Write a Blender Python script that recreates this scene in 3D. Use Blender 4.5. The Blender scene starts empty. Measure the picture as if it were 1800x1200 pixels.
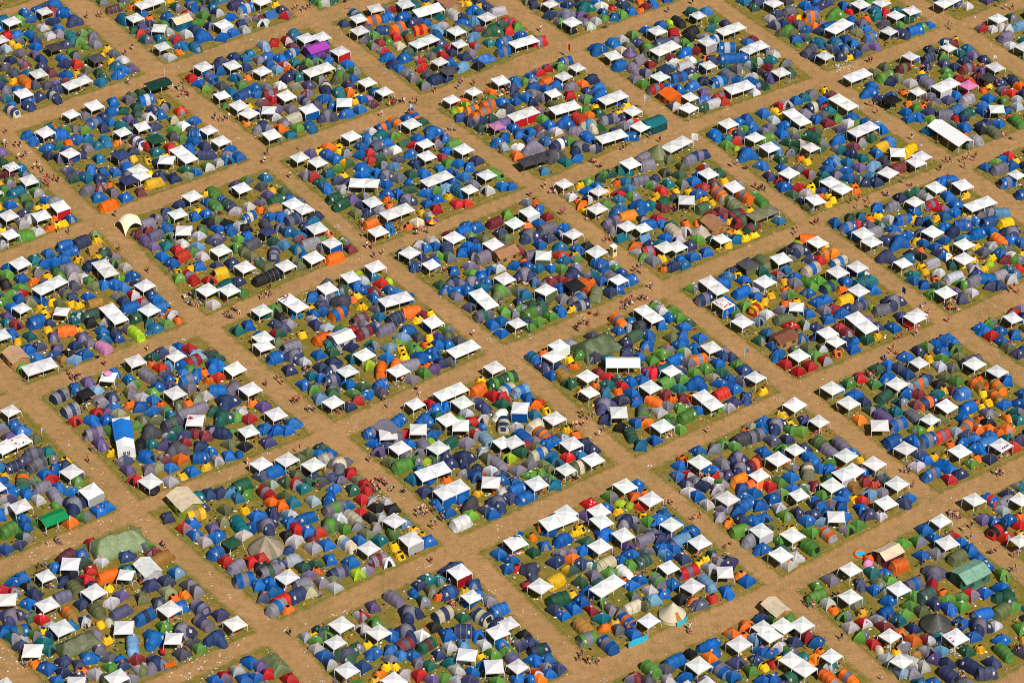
import bpy, math, random
import numpy as np
from mathutils import Vector, Matrix
random.seed(7); rng=np.random.default_rng(7)
HEAD={'F': 5435.20559051193, 'TH': 36.5, 'H': 325.0, 'YC': 439.21229233238773, 'ROT': 35.1590614715091}
R=math.radians; PI=math.pi
sc=bpy.context.scene; C=sc.collection
# ---------------------------------------------------------------- camera
cd=bpy.data.cameras.new('camera'); cam=bpy.data.objects.new('camera',cd); C.objects.link(cam)
cd.sensor_width=36; cd.lens=HEAD['F']/1800*36; cd.clip_start=1; cd.clip_end=8000
cam.location=(0,-HEAD['YC'],HEAD['H']); cam.rotation_euler=(R(90-HEAD['TH']),0,0)
sc.camera=cam
sc.cycles.filter_width=1.0
# ---------------------------------------------------------------- sky, sun, exposure
SUN_AZ=R(-54); SUN_EL=R(51)                      # the sun stands behind the camera, to the right
W=bpy.data.worlds.new('World'); sc.world=W; W.use_nodes=True
nt=W.node_tree; bg=nt.nodes['Background']
sky=nt.nodes.new('ShaderNodeTexSky'); sky.sky_type='NISHITA'; sky.sun_disc=False
sky.sun_elevation=SUN_EL; sky.sun_rotation=R(90)-SUN_AZ
nt.links.new(sky.outputs[0],bg.inputs[0]); bg.inputs[1].default_value=0.05
sl=bpy.data.lights.new('sun','SUN'); sun=bpy.data.objects.new('sun',sl); C.objects.link(sun)
sl.energy=4.8; sl.angle=R(.53); sl.color=(1,.95,.86)
sd=Vector((math.cos(SUN_AZ)*math.cos(SUN_EL),math.sin(SUN_AZ)*math.cos(SUN_EL),math.sin(SUN_EL)))
sun.rotation_euler=sd.to_track_quat('Z','Y').to_euler(); sun.location=(80,-150,200)
sc.view_settings.view_transform='Standard'; sc.view_settings.look='None'; sc.view_settings.exposure=0; sc.view_settings.gamma=1
# ---------------------------------------------------------------- colours
def lin(h):
    v=[int(h[i:i+2],16)/255 for i in (0,2,4)]
    return tuple(x/12.92 if x<=.04045 else ((x+.055)/1.055)**2.4 for x in v)
COL={k:lin(v) for k,v in dict(b='0860b2',B='136892',n='2a3860',i='6b9bc2',t='126a70',g='23563f',l='558a38',e='666b43',v='a0c026',
  s='bdbabd',a='7d7785',d='4d4b54',k='202024',w='e0e0dc',c='cfc2a6',y='f6bd0e',o='ee6c16',r='bd1c22',m='782a32',u='685488',p='dd8cbc',h='a67838').items()}
WORD=dict(b='bright blue',B='steel blue',n='navy',i='pale blue',t='teal',g='dark green',l='grass green',e='olive',v='lime',s='silver',a='grey',
  d='charcoal',k='black',w='white',c='cream',y='yellow',o='orange',r='red',m='maroon',u='purple',p='pink',h='tan')
def jit(c,s=.2):
    g=1+random.uniform(-s*1.6,s*.7); return tuple(min(.95,max(.004,x*g*(1+random.uniform(-.06,.06)))) for x in c)
MIXES=dict(b='BBnti',n='dbua',B='bti',l='egv',g='ted',a='udsn',s='aci',r='mo',m='rd',o='hy',e='gdc',t='gB',d='kan',i='sB',u='an')
def tcol(k):                                        # a cloth colour drifting towards its neighbours: makers, fading, dust
    c=COL[k]
    if k in MIXES: f=random.random()**1.8*(.22 if k in 'blyor' else .4); q=COL[random.choice(MIXES[k])]; c=tuple(a*(1-f)+b*f for a,b in zip(c,q))
    d=random.uniform(0,.03); c=tuple(a*(1-d)+b*d for a,b in zip(c,(.42,.36,.27)))
    return jit(c)
# ---------------------------------------------------------------- materials
def mat(name):
    m=bpy.data.materials.new(name); m.use_nodes=True
    return m,m.node_tree,m.node_tree.nodes['Principled BSDF']
def N(t,kind,**kw):
    n=t.nodes.new(kind)
    for k,v in kw.items():
        if k in n.inputs: n.inputs[k].default_value=v
        else: setattr(n,k,v)
    return n
def mix(t,a,b,f,mode='MIX'):
    n=t.nodes.new('ShaderNodeMix'); n.data_type='RGBA'; n.blend_type=mode
    for s,v in ((0,f),(6,a),(7,b)):
        if isinstance(v,bpy.types.NodeSocket): t.links.new(v,n.inputs[s])
        else: n.inputs[s].default_value=v if s==0 else (*v,1) if len(v)==3 else v
    return n.outputs[2]
def ramp(t,fac,stops):
    n=t.nodes.new('ShaderNodeValToRGB'); t.links.new(fac,n.inputs[0]); e=n.color_ramp.elements
    while len(e)<len(stops): e.new(.5)
    for x,(p,c) in zip(e,stops): x.position=p; x.color=(*c,1) if len(c)==3 else c
    return n.outputs[0]
def fabric(name,attr=None,rough=.6,bump=.8,trans=.06,spec=.22,var=1.):
    m,t,b=mat(name); L=t.links
    if attr: src=N(t,'ShaderNodeAttribute',attribute_name=attr).outputs['Color']
    else: src=N(t,'ShaderNodeObjectInfo').outputs['Color']
    geo=N(t,'ShaderNodeNewGeometry')
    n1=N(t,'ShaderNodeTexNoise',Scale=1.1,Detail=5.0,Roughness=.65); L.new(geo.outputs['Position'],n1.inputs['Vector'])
    n2=N(t,'ShaderNodeTexNoise',Scale=3.4,Detail=4.0,Distortion=1.2); L.new(geo.outputs['Position'],n2.inputs['Vector'])
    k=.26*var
    crease_tone=ramp(t,n1.outputs['Fac'],[(.3,(1-k,1-k,1-k*.95)),(.55,(1,1,1)),(.75,(1+.5*k,1+.5*k,1+.5*k))])  # noise paints the light and dark of crumpled cloth into the colour
    col=mix(t,src,crease_tone,1.0,'MULTIPLY'); L.new(col,b.inputs['Base Color'])
    b.inputs['Roughness'].default_value=rough; b.inputs['Specular IOR Level'].default_value=spec
    bp=N(t,'ShaderNodeBump',Strength=bump,Distance=.11); L.new(n2.outputs['Fac'],bp.inputs['Height']); L.new(bp.outputs[0],b.inputs['Normal'])
    if trans:
        tr=N(t,'ShaderNodeBsdfTranslucent'); L.new(col,tr.inputs['Color']); ms=N(t,'ShaderNodeMixShader'); ms.inputs[0].default_value=trans
        L.new(b.outputs[0],ms.inputs[1]); L.new(tr.outputs[0],ms.inputs[2]); L.new(ms.outputs[0],t.nodes['Material Output'].inputs[0])
    return m
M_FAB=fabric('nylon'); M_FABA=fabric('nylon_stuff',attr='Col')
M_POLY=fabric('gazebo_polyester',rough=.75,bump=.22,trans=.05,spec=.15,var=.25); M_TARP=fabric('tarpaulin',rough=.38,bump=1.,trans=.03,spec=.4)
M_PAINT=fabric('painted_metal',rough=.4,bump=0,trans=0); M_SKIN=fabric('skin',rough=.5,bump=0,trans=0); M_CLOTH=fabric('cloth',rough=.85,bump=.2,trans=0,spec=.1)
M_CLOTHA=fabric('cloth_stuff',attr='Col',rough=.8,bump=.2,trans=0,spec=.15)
# ground: trampled straw-brown lanes between grassy blocks; the wear attribute says where feet have worn the grass away
def ground_material():
    m,t,b=mat('trampled_field'); L=t.links
    geo=N(t,'ShaderNodeNewGeometry').outputs['Position']
    wear=N(t,'ShaderNodeAttribute',attribute_name='wear').outputs['Fac']
    dire=N(t,'ShaderNodeAttribute',attribute_name='lane').outputs['Fac']
    def noise(s,d=4.,rot=None,scl=None,rough=.6):
        n=N(t,'ShaderNodeTexNoise',Scale=s,Detail=d,Roughness=rough)
        if rot is not None:
            mp=N(t,'ShaderNodeMapping'); mp.inputs['Rotation'].default_value=(0,0,rot); mp.inputs['Scale'].default_value=scl
            L.new(geo,mp.inputs[0]); L.new(mp.outputs[0],n.inputs['Vector'])
        else: L.new(geo,n.inputs['Vector'])
        return n.outputs['Fac']
    rot=R(HEAD['ROT'])
    big=noise(.09,3.); mid=noise(.7,5.); fine=noise(5.,4.,rough=.75); speck=noise(13.,2.)
    s1=noise(1.6,4.,-rot,(.14,1,1)); s2=noise(1.6,4.,-rot,(1,.14,1))
    st=N(t,'ShaderNodeMix'); L.new(dire,st.inputs[0]); L.new(s1,st.inputs[2]); L.new(s2,st.inputs[3]); st=st.outputs[0]
    def add(a,b_,op='ADD'):
        n=N(t,'ShaderNodeMath',operation=op)
        for i,v in enumerate((a,b_)):
            if isinstance(v,bpy.types.NodeSocket): L.new(v,n.inputs[i])
            else: n.inputs[i].default_value=v
        return n.outputs[0]
    w=add(wear,add(add(add(mid,-.5),1.15,'MULTIPLY'),add(add(st,-.5),.45,'MULTIPLY')))
    w=add(w,add(add(fine,-.5),.5,'MULTIPLY'))
    grass=ramp(t,fine,[(.22,(.085,.075,.013)),(.42,(.165,.132,.024)),(.58,(.225,.172,.036)),(.78,(.32,.235,.068))])
    gv=ramp(t,mid,[(.3,(.78,.9,.7)),(.5,(1.0,.99,.95)),(.72,(1.3,1.1,1.12))]); grass=mix(t,grass,gv,1.,'MULTIPLY')
    gb=ramp(t,big,[(.35,(.85,.97,.8)),(.65,(1.12,1.02,1.08))]); grass=mix(t,grass,gb,1.,'MULTIPLY')
    soil=ramp(t,fine,[(.2,(.165,.086,.031)),(.42,(.328,.182,.073)),(.6,(.43,.25,.11)),(.8,(.59,.38,.195))])
    sv=ramp(t,st,[(.3,(.9,.9,.87)),(.55,(1,1,1)),(.75,(1.07,1.07,1.07))]); soil=mix(t,soil,sv,1.,'MULTIPLY')
    sb=ramp(t,big,[(.35,(.88,.9,.84)),(.65,(1.09,1.06,1.07))]); sm=ramp(t,mid,[(.32,(.8,.84,.74)),(.5,(1,1,1)),(.7,(1.12,1.1,1.1))]); soil=mix(t,soil,sm,1.,'MULTIPLY'); soil=mix(t,soil,sb,1.,'MULTIPLY')
    sp=ramp(t,speck,[(.60,(0,0,0)),(.72,(1,1,1))]); soil=mix(t,soil,(.62,.47,.27),add(sp,.55,'MULTIPLY'))
    wf=ramp(t,w,[(.14,(0,0,0)),(.74,(1,1,1))])
    col=mix(t,grass,soil,wf)
    L.new(col,b.inputs['Base Color']); b.inputs['Roughness'].default_value=.95; b.inputs['Specular IOR Level'].default_value=.1
    bp=N(t,'ShaderNodeBump',Strength=.55,Distance=.09); L.new(fine,bp.inputs['Height']); L.new(bp.outputs[0],b.inputs['Normal'])
    return m
M_GROUND=ground_material()
# ---------------------------------------------------------------- object helpers
def link(o,parent=None):
    C.objects.link(o)
    if parent is not None: o.parent=parent
    return o
def mesh(name,v,f,m,smooth=True):
    me=bpy.data.meshes.new(name); me.from_pydata([tuple(map(float,p)) for p in v],[],[tuple(map(int,q)) for q in f])
    if smooth: me.polygons.foreach_set('use_smooth',[True]*len(me.polygons))
    me.materials.append(m); me.update(); return me
def part(name,me,parent,col=None):
    o=bpy.data.objects.new(name,me)
    if col is not None: o.color=(*col[:3],1)
    return link(o,parent)
def root(name,x,y,rz,z=0,s=(1,1,1)):
    o=bpy.data.objects.new(name,None); o.empty_display_size=.3; o.location=(x,y,z); o.rotation_euler=(0,0,rz); o.scale=s; C.objects.link(o); return o
def tag(o,label=None,cat=None,group=None,kind=None):
    if label:
        if len(label.split())>16: label=label.replace('the ','')
        if len(label.split())>16: label=label.replace('bright ','').replace('steel ','').replace('grass ','').replace('dark ','')
        o['label']=label
    if cat: o['category']=cat
    if group: o['group']=group
    if kind: o['kind']=kind
    return o
class MB:                                            # collects shapes for one mesh
    def __init__(s): s.v=[]; s.f=[]
    def add(s,v,f):
        k=len(s.v); s.v+= [tuple(p) for p in v]; s.f+=[tuple(i+k for i in q) for q in f]; return s
    def box(s,cx,cy,cz,sx,sy,sz,rz=0):
        c,n=math.cos(rz),math.sin(rz); v=[]
        for z in (-.5,.5):
            for x,y in ((-.5,-.5),(.5,-.5),(.5,.5),(-.5,.5)): v.append((cx+c*x*sx-n*y*sy,cy+n*x*sx+c*y*sy,cz+z*sz))
        return s.add(v,[(3,2,1,0),(4,5,6,7),(0,1,5,4),(1,2,6,5),(2,3,7,6),(3,0,4,7)])
    def tube(s,a,b,r,r2=None,n=6):
        a=Vector(a);b=Vector(b);d=(b-a).normalized();u=d.orthogonal().normalized();w=d.cross(u);r2=r if r2 is None else r2
        v=[];
        for p,q in ((a,r),(b,r2)):
            for k in range(n): v.append(p+(u*math.cos(2*PI*k/n)+w*math.sin(2*PI*k/n))*q)
        return s.add(v,[(k,(k+1)%n,n+(k+1)%n,n+k) for k in range(n)]+[tuple(range(n))[::-1],tuple(range(n,2*n))])
    def grid(s,P):
        h=len(P);w=len(P[0]); return s.add([p for r in P for p in r],[(a*w+b,a*w+b+1,(a+1)*w+b+1,(a+1)*w+b) for a in range(h-1) for b in range(w-1)])
    def mesh(s,name,m,smooth=True): return mesh(name,s.v,s.f,m,smooth)
def gridvf(P):
    m=MB().grid(P); return m.v,m.f
def patch(P,t0,t1,u0,u1,off,arch=False):             # a piece of cloth lying just proud of a surface grid
    P=np.array(P); nt_,nu_=P.shape[:2]; cen=P.reshape(-1,3).mean(0)*np.array([0,0,1])*.3+np.array([0,0,.1])
    def at(t,u):
        a=min(t*(nt_-1),nt_-1.001);b=min(u*(nu_-1),nu_-1.001);i,j=int(a),int(b);a-=i;b-=j
        return P[i,j]*(1-a)*(1-b)+P[i+1,j]*a*(1-b)+P[i,j+1]*(1-a)*b+P[i+1,j+1]*a*b
    rows=[]
    for k in range(5):
        t=t0+(t1-t0)*k/4; sh=math.sqrt(max(.05,1-(k/4)**2.2)) if arch else 1; um=(u0+u1)/2; r=[]
        for q in range(4):
            u=um+(u0-um+(u1-u0)*q/3)*sh; p=at(t,u); d=p-cen; d=d/np.linalg.norm(d); r.append(tuple(p+d*off))
        rows.append(r)
    return gridvf(rows)
# ---------------------------------------------------------------- tent shapes: lists of (part name, verts, faces, colour role, parent part)
def dome_panels(w,l,h,sag,apex,n=6,m=5):
    cs=[(w,l),(-w,l),(-w,-l),(w,-l)]; out=[]
    def pole(c,t): f=math.cos(t*PI/2)**1.12; return np.array([c[0]*f+apex[0]*(1-f),c[1]*f+apex[1]*(1-f),h*math.sin(t*PI/2)])
    for k in range(4):
        a,b=cs[k],cs[(k+1)%4]; P=[]
        for i in range(n+1):
            t=i/n*.995; pa,pb=pole(a,t),pole(b,t); row=[]
            for j in range(m):
                u=j/(m-1); p=pa*(1-u)+pb*u; s=1-sag*4*u*(1-u)*(1-t*.6); row.append((p[0]*s,p[1]*s,p[2]*(1-.03*4*u*(1-u))))
            P.append(row)
        out.append(P)
    return out                                      # panel 0 faces +y, 1 -x, 2 -y, 3 +x
def sleeves(P):
    m=MB()
    for k in range(4):
        A=np.array(P[k])[:,0]; B=np.array(P[k])[:,1]; D=np.array(P[(k-1)%4])[:,-2]
        rows=[]
        for a,b,d in zip(A,B,D):
            up=np.array([a[0]*.02,a[1]*.02,.03]); u=b-a; v=d-a; rows.append([tuple(a+v*min(.5,.045/(np.linalg.norm(v)+1e-6))+up*.6),tuple(a+up),tuple(a+u*min(.5,.045/(np.linalg.norm(u)+1e-6))+up*.6)])
        m.grid(rows)
    return m.v,m.f
def hoop_sleeves(st,sec):
    m=MB()
    for (y,w,h) in st[1:-1]: m.grid([sec(y-.045,w*1.012,h*1.012),sec(y,w*1.02,h*1.02),sec(y+.045,w*1.012,h*1.012)])
    return m.v,m.f
def make_dome(seed,two):
    r=random.Random(seed); P=dome_panels(r.uniform(1.08,1.24),r.uniform(1.0,1.18),r.uniform(1.22,1.5),r.uniform(.05,.14),(r.uniform(-.12,.12),r.uniform(-.12,.12)))
    L=[]
    if two:
        for k in range(4): L.append(('panel',*gridvf(P[k]),k%2,None))
    else:
        m=MB(); [m.grid(p) for p in P]; L.append(('fly',m.v,m.f,0,None))
    L.append(('door',*patch(P[2],0.02,.66,.26,.74,.02,True),'door',None))
    L.append(('vent',*patch(P[3],.42,.6,.42,.6,.03),'vent',None))
    L.append(('pole_sleeve',*sleeves(P),'sleeve',None))
    cap=MB()
    for p in P:
        q=np.array(p)[-2:]; q=q+np.array([0,0,.02]); cap.grid([[tuple(x) for x in row] for row in q])
    L.append(('cap',cap.v,cap.f,'cap',None))
    return L
def hoop_rows(st,n=8,power=.8,sagm=.025):
    rows=[]
    def sec(y,w,h): return [(w*math.copysign(abs(math.cos(a))**power,math.cos(a)),y,h*math.sin(a)**.85) for a in [PI*k/n for k in range(n+1)]]
    for a,b in zip(st,st[1:]):
        bay=[]
        for k in range(4):
            t=k/3; s=1-sagm*4*t*(1-t); bay.append(sec(a[0]+(b[0]-a[0])*t,(a[1]+(b[1]-a[1])*t)*s,(a[2]+(b[2]-a[2])*t)*s))
        rows.append(bay)
    return rows,sec
def cap_end(sec): return [sec[k] for k in range(len(sec))],[tuple(range(len(sec)))]
def make_hoop(st,roles,name='panel',door=True,power=.8,label_bay=None,seed=0,merge=False):
    bays,sec=hoop_rows(st,power=power); L=[]
    if merge:
        m=MB(); [m.grid(b) for b in bays]
        L.append((name,m.v,m.f,0,None))
    else:
        for b,ro in zip(bays,roles): L.append((name,*gridvf(b),ro,None))
    for s,fl in ((sec(*st[0]),0),(sec(*st[-1]),1)):
        v,f=cap_end(s); L.append(('end_wall',v,f if fl else [f[0][::-1]],roles[0 if not fl else -1],None))
    L.append(('pole_sleeve',*hoop_sleeves(st,sec),'sleeve',None))
    if door:
        L.append(('door',*patch(bays[-1],.15,.8,.36,.64,.02),'door',None))
        L.append(('window',*patch(bays[label_bay if label_bay is not None else len(bays)//2],.3,.7,.16,.3,.025),'vent',None))
        L.append(('window',*patch(bays[label_bay if label_bay is not None else len(bays)//2],.3,.7,.70,.84,.025),'vent',None))
    return L
def make_porch(seed):
    r=random.Random(seed); w,l,h=r.uniform(1.08,1.2),r.uniform(1.15,1.3),r.uniform(1.3,1.5); P=dome_panels(w,l,h,r.uniform(.05,.1),(0,0)); L=[]
    m=MB(); [m.grid(p) for p in P]; L.append(('fly',m.v,m.f,0,None))
    rows=[]; ext=r.uniform(.55,.8)
    for k in range(5):
        t=k/4; ww=w*(.88-.42*t); hh=h*(.86*(1-t)**.8+.02); yy=-l*.55-(l*.45+ext)*t
        rows.append([(ww*math.cos(a),yy,max(.01,hh*math.sin(a)**.9)) for a in [PI*q/8 for q in range(9)]])
    L.append(('porch',*gridvf(rows),0,None)); L.append(('door',*patch(rows,.25,.85,.34,.5,.02),'door',None))
    L.append(('vent',*patch(P[3],.42,.62,.4,.6,.03),'vent',None)); L.append(('vent',*patch(P[1],.42,.62,.4,.6,.03),'vent',None)); L.append(('pole_sleeve',*sleeves(P),'sleeve',None))
    return L
def make_big_porch(seed):
    r=random.Random(seed); w=r.uniform(1.15,1.3); h=r.uniform(1.5,1.75)
    st=[(-1.95,.7,.14),(-1.2,w*.92,h*.8),(-.35,w,h),(.6,w*.97,h*.95),(1.2,w*.85,h*.75),(2.0,.55,.1)]
    return make_hoop(st,[0,0,1,0,0],'panel',power=1.0,label_bay=1)
def make_tunnel(seed):
    r=random.Random(seed); w=r.uniform(1.05,1.25); h=r.uniform(1.4,1.7); k=r.uniform(.92,1.12)
    st=[(-2.0*k,w*.75,.22),(-1.5*k,w*.96,h*.9),(-.5*k,w,h),(.55*k,w,h*1.02),(1.45*k,w*.95,h*.95),(2.05*k,w*.72,.3)]
    return make_hoop(st,[0,0,1,0,0] if seed%2 else [1,0,1,0,1],'panel',power=.72,label_bay=3)
def make_small(seed):
    r=random.Random(seed); h=r.uniform(.95,1.1)
    st=[(-1.1,.55,.12),(-.6,.8,h*.8),(-.05,.85,h),(.5,.8,h*.82),(1.1,.55,.12)]
    L=make_hoop(st,[0,0,0,0],'fly',door=False,power=1.1,merge=True)
    m=MB().grid([[(x*1.02,y,z+.05) for x,y,z in row] for row in [[(-.3,-.22,h*.9),(0,-.24,h*.99),(.3,-.22,h*.9)],[(-.34,0,h*.93),(0,0,h*1.03),(.34,0,h*.93)],[(-.3,.22,h*.9),(0,.24,h*.99),(.3,.22,h*.9)]]])
    L.append(('vent_hood',m.v,m.f,'hood',None)); bays,_=hoop_rows(st,power=.9)
    L.append(('door',*patch(bays[-1],.1,.85,.38,.62,.02),'door',None))
    return L
def make_popup(seed):
    r=random.Random(seed); P=[];n=8;l,w,h=1.15,.72,r.uniform(.85,1.02)
    for i in range(n+1):
        t=-1+2*i/n; s=math.sqrt(max(0,1-t*t))+.04; off=.25*(1-t*t)
        P.append([(w*s*math.cos(a),l*t,h*s*math.sin(a)**.9) for a in [PI*k/8 for k in range(9)]])
    L=[('fly',*gridvf(P),0,None)]
    m=MB()
    for k in range(12):
        a,b=[(w*1.02*math.cos(q)*.98,-.3+.55*math.sin(q),h*1.0*math.sin(q)) for q in (PI*k/12,PI*(k+1)/12)]; m.tube(a,b,.03,n=4)
    L.append(('hoop',m.v,m.f,1,None)); L.append(('door',*patch(P,.66,.9,.3,.7,.02),'door',None))
    return L
def make_family(seed):
    r=random.Random(seed); L=[]; n=8
    P=[]
    for i in range(6):
        t=i/5*.97; P.append([(1.5*math.cos(t*PI/2)**.9*math.cos(a),1.5*math.cos(t*PI/2)**.9*math.sin(a),2.0*math.sin(t*PI/2)) for a in [2*PI*k/12 for k in range(13)]])
    L.append(('centre_dome',*gridvf(P),1,None))
    for k in range(3):
        a=PI/2+k*2*PI/3+r.uniform(-.1,.1); ln=r.uniform(2.35,2.75)
        bays,sec=hoop_rows([(.35,1.05,1.78),(1.1,1.08,1.62),(1.85,.98,1.2),(ln,.5,.12)],power=1.15)
        m=MB(); [m.grid(b) for b in bays]; v,f=cap_end(sec(ln,.5,.12)); m.add(v,f)
        c,s=math.cos(a-PI/2),math.sin(a-PI/2); rv=[(c*x-s*y,s*x+c*y,z) for x,y,z in m.v]; L.append(('sleeping_pod',rv,m.f,0,None))
        v,f=patch(bays[1],.2,.75,.2,.34,.02); L.append(('window',[(c*x-s*y,s*x+c*y,z) for x,y,z in v],f,'vent',None))
    v,f=patch(P,.15,.62,.755,.9,.03,True); L.append(('door',v,f,'door',None))
    return L
def make_ridge(seed):
    r=random.Random(seed); l,w,h=r.uniform(1.2,1.4),r.uniform(.95,1.1),r.uniform(1.3,1.5); L=[]
    def slope(s): return [[(s*w*(1-t)*(1+.05*math.sin(PI*t)),-l+2*l*k/6,h*t-.05*math.sin(PI*k/6)*t) for t in [i/5 for i in range(6)]] for k in range(7)]
    for s in (1,-1): L.append(('roof_slope',*gridvf(slope(s)),0,None))
    for y,ro in ((-l,1),(l,1)): L.append(('end_flap',[(-w,y,0),(w,y,0),(0,y+math.copysign(.12,y),h*.99),(0,y+math.copysign(.3,y),0)],[(0,3,2),(3,1,2)],ro,None))
    m=MB(); [m.tube((0,y,0),(0,y,h+.06),.03) for y in (-l-.02,l+.02)]; L.append(('pole',m.v,m.f,'pole',None))
    return L
def make_bell(seed,rad=2.4,h=2.8,n=14):
    P=[]
    for i in range(6):
        t=i/5; P.append([((rad*(1-t)+.05)*(1-.06*math.sin(PI*t))*math.cos(a)*(1+.02*math.cos(a*7)),(rad*(1-t)+.05)*(1-.06*math.sin(PI*t))*math.sin(a)*(1+.02*math.cos(a*7)),.55+(h-.55)*t) for a in [2*PI*k/(2*n) for k in range(2*n+1)]])
    L=[('roof',*gridvf(P),0,None)]
    Q=[[((rad+.1-.1*z)*math.cos(a),(rad+.1-.1*z)*math.sin(a),.56*z) for a in [2*PI*k/(2*n) for k in range(2*n+1)]] for z in (0,1)]
    L.append(('wall',*gridvf(Q),1,None)); L.append(('door',*patch(P,0,.5,.8,.87,.03),'door',None))
    m=MB().tube((0,0,h-.2),(0,0,h+.18),.07); L.append(('pole',m.v,m.f,'pole',None))
    return L
def make_cabin(seed):
    r=random.Random(seed); l,w,e,h=r.uniform(1.6,1.9),r.uniform(1.25,1.45),1.55,2.15; L=[]
    m=MB().add([(-w,-l,0),(w,-l,0),(w,l,0),(-w,l,0),(-w*.95,-l*.97,e),(w*.95,-l*.97,e),(w*.95,l*.97,e),(-w*.95,l*.97,e),(0,-l*.97,h),(0,l*.97,h)],
      [(0,1,5,8,4),(2,3,7,9,6),(1,2,6,5),(3,0,4,7)]); L.append(('wall',m.v,m.f,1,None))
    for s in (1,-1):
        P=[[(s*(w*1.06)*(1-t),-l*1.05+2.1*l*k/5,e-.05+(h-e+.08)*t-.05*math.sin(PI*k/5)) for t in (0,.5,1)] for k in range(6)]; L.append(('roof_slope',*gridvf(P),0,None))
    for s in (1,-1):
        for y in (-.5,.5):
            x=s*(w+.0)*.985; L.append(('window',[(x+s*.03,y*l-.3,.6),(x+s*.03,y*l+.3,.6),(x*.98+s*.05,y*l+.3,1.2),(x*.98+s*.05,y*l-.3,1.2)],[(0,1,2,3)],'win',None))
    L.append(('door',[(-.45,-l-.03,.03),(.45,-l-.03,.03),(.4,-l*.97-.03,1.6),(-.4,-l*.97-.03,1.6)],[(0,1,2,3)],'door',None))
    return L
def make_canopy(w,l,eave,rise,ox=0,oy=0):             # pyramid gazebo roof + valance
    m=MB(); cs=[(-w,-l),(w,-l),(w,l),(-w,l)]; va=MB()
    for k in range(4):
        a,b=cs[k],cs[(k+1)%4]; P=[]
        for i in range(6):
            t=i/5; row=[]
            for j in range(7):
                u=j/6; x=(a[0]*(1-u)+b[0]*u)*(1-t);y=(a[1]*(1-u)+b[1]*u)*(1-t)
                bow=.035*4*u*(1-u)*(1-t); row.append((ox+x*(1-bow*.55),oy+y*(1-bow*.55),eave+rise*t**1.12-bow*.5*t-.03*4*u*(1-u)*(1-t)))
            P.append(row)
        m.grid(P); va.grid([[(p[0],p[1],p[2]-.2) for p in P[0]],[(p[0],p[1],p[2]-.006) for p in P[0]]])
    return (m.v,m.f),(va.v,va.f)
def make_gazebo(mods=1,splay=0,w=1.5,wall=False,eave=2.05,rise=.36):
    L=[]; ex=mods
    for k in range(mods):
        ox=(k-(mods-1)/2)*2*w; (v,f),(v2,f2)=make_canopy(w,w,eave,rise,ox); i=len(L); L.append(('canopy',v,f,0,None)); L.append(('valance',v2,f2,0,i))
    for k in range(mods+1):
        for s in (-1,1):
            x=(k-mods/2)*2*w*.985; xs=x+math.copysign(splay,x) if (mods==1 or k in (0,mods)) else x
            m=MB().tube((xs,s*(w*.985+splay),0),(x,s*w*.985,eave-.02),.042,n=4); L.append(('leg',m.v,m.f,'leg',None))
    if wall:
        P=[[(-w*mods+.05+(2*w*mods-.1)*j/8,-w*.97+.03*math.sin(j*2.1),z) for j in range(9)] for z in (.1,1,eave-.12)]; L.append(('side_wall',*gridvf(P),1,None))
    return L
def make_marquee(w,l,eave,rise,bays):
    L=[]
    for s in (1,-1):
        P=[[(s*w*(1-t),-l+2*l*k/(bays*2),eave+rise*t-(.05*math.sin(PI*k/2)**2)*(1-t)) for t in (0,.33,.66,1)] for k in range(bays*2+1)]; L.append(('roof_slope',*gridvf(P),0,None))
        V=[[(s*w,-l+2*l*k/(bays*2),eave-.22) for k in range(bays*2+1)],[(s*(w+.01),-l+2*l*k/(bays*2),eave-.01) for k in range(bays*2+1)]]; L.append(('valance',*gridvf(V),0,None))
        for k in range(bays+1):
            m=MB().tube((s*w*.98,-l*.99+2*l*.99*k/bays,0),(s*w*.98,-l*.99+2*l*.99*k/bays,eave-.02),.055,n=6); L.append(('leg',m.v,m.f,'leg',None))
    for y in (-l*.99,l*.99):
        m=MB().tube((-w*.97,y,eave-.03),(0,y,eave+rise-.05),.04,n=4).tube((w*.97,y,eave-.03),(0,y,eave+rise-.05),.04,n=4); L.append(('gable_bar',m.v,m.f,'leg',None))
    return L
def make_tarp(lx,ly,peaks,seed,edge=.15,n=40,m=30):      # a sheet drawn tight over a ridge, its corners pegged out
    r=random.Random(seed); ph=[(r.uniform(1.5,4.5),r.uniform(1.5,4.5),r.uniform(0,6)) for _ in range(5)]; P=[]; h=max(p[2] for p in peaks); sk=r.uniform(-.25,.25)
    for i in range(m+1):
        row=[]
        for j in range(n+1):
            u,v=j/n*2-1,i/m*2-1; x,y=u*lx*(1-.16*(1-abs(u))*0-.14*(1-v*v)*abs(u)**6),v*ly*(1-.18*(1-u*u)*abs(v)**5)
            ridge=h*(1-.12*abs(u+sk)**1.5-.10*math.cos(u*5.5)**2*(abs(u)<.8))
            k=min(1-abs(v-.12*sk),(1-abs(u))*2.3); z=ridge*max(0,k)**.92
            z+=sum(.018*math.sin(a*x+b*y+c) for a,b,c in ph)*min(1,z)
            row.append((x,y,max(.03,z+.05)))
        P.append(row)
    mm=MB().grid(P); return [('sheet',mm.v,mm.f,0,None)]
class Kind:                                         # meshes of one shape, built once and shared by all copies
    def __init__(s,parts,material,mats=None,flat=()):
        s.parts=parts; s.me=[]
        for (n,v,f,ro,pa) in parts:
            m=(mats or {}).get(n,material); s.me.append(mesh(n,v,f,m,n not in flat))
ROLE_FIX=dict(pole=(.45,.4,.3),leg=(.82,.82,.8),win=(.05,.06,.07))
def role_col(ro,c1,c2,x):
    if ro==0: return c1
    if ro==1: return c2
    if ro in x: return x[ro]
    return ROLE_FIX.get(ro,c1)
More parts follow.
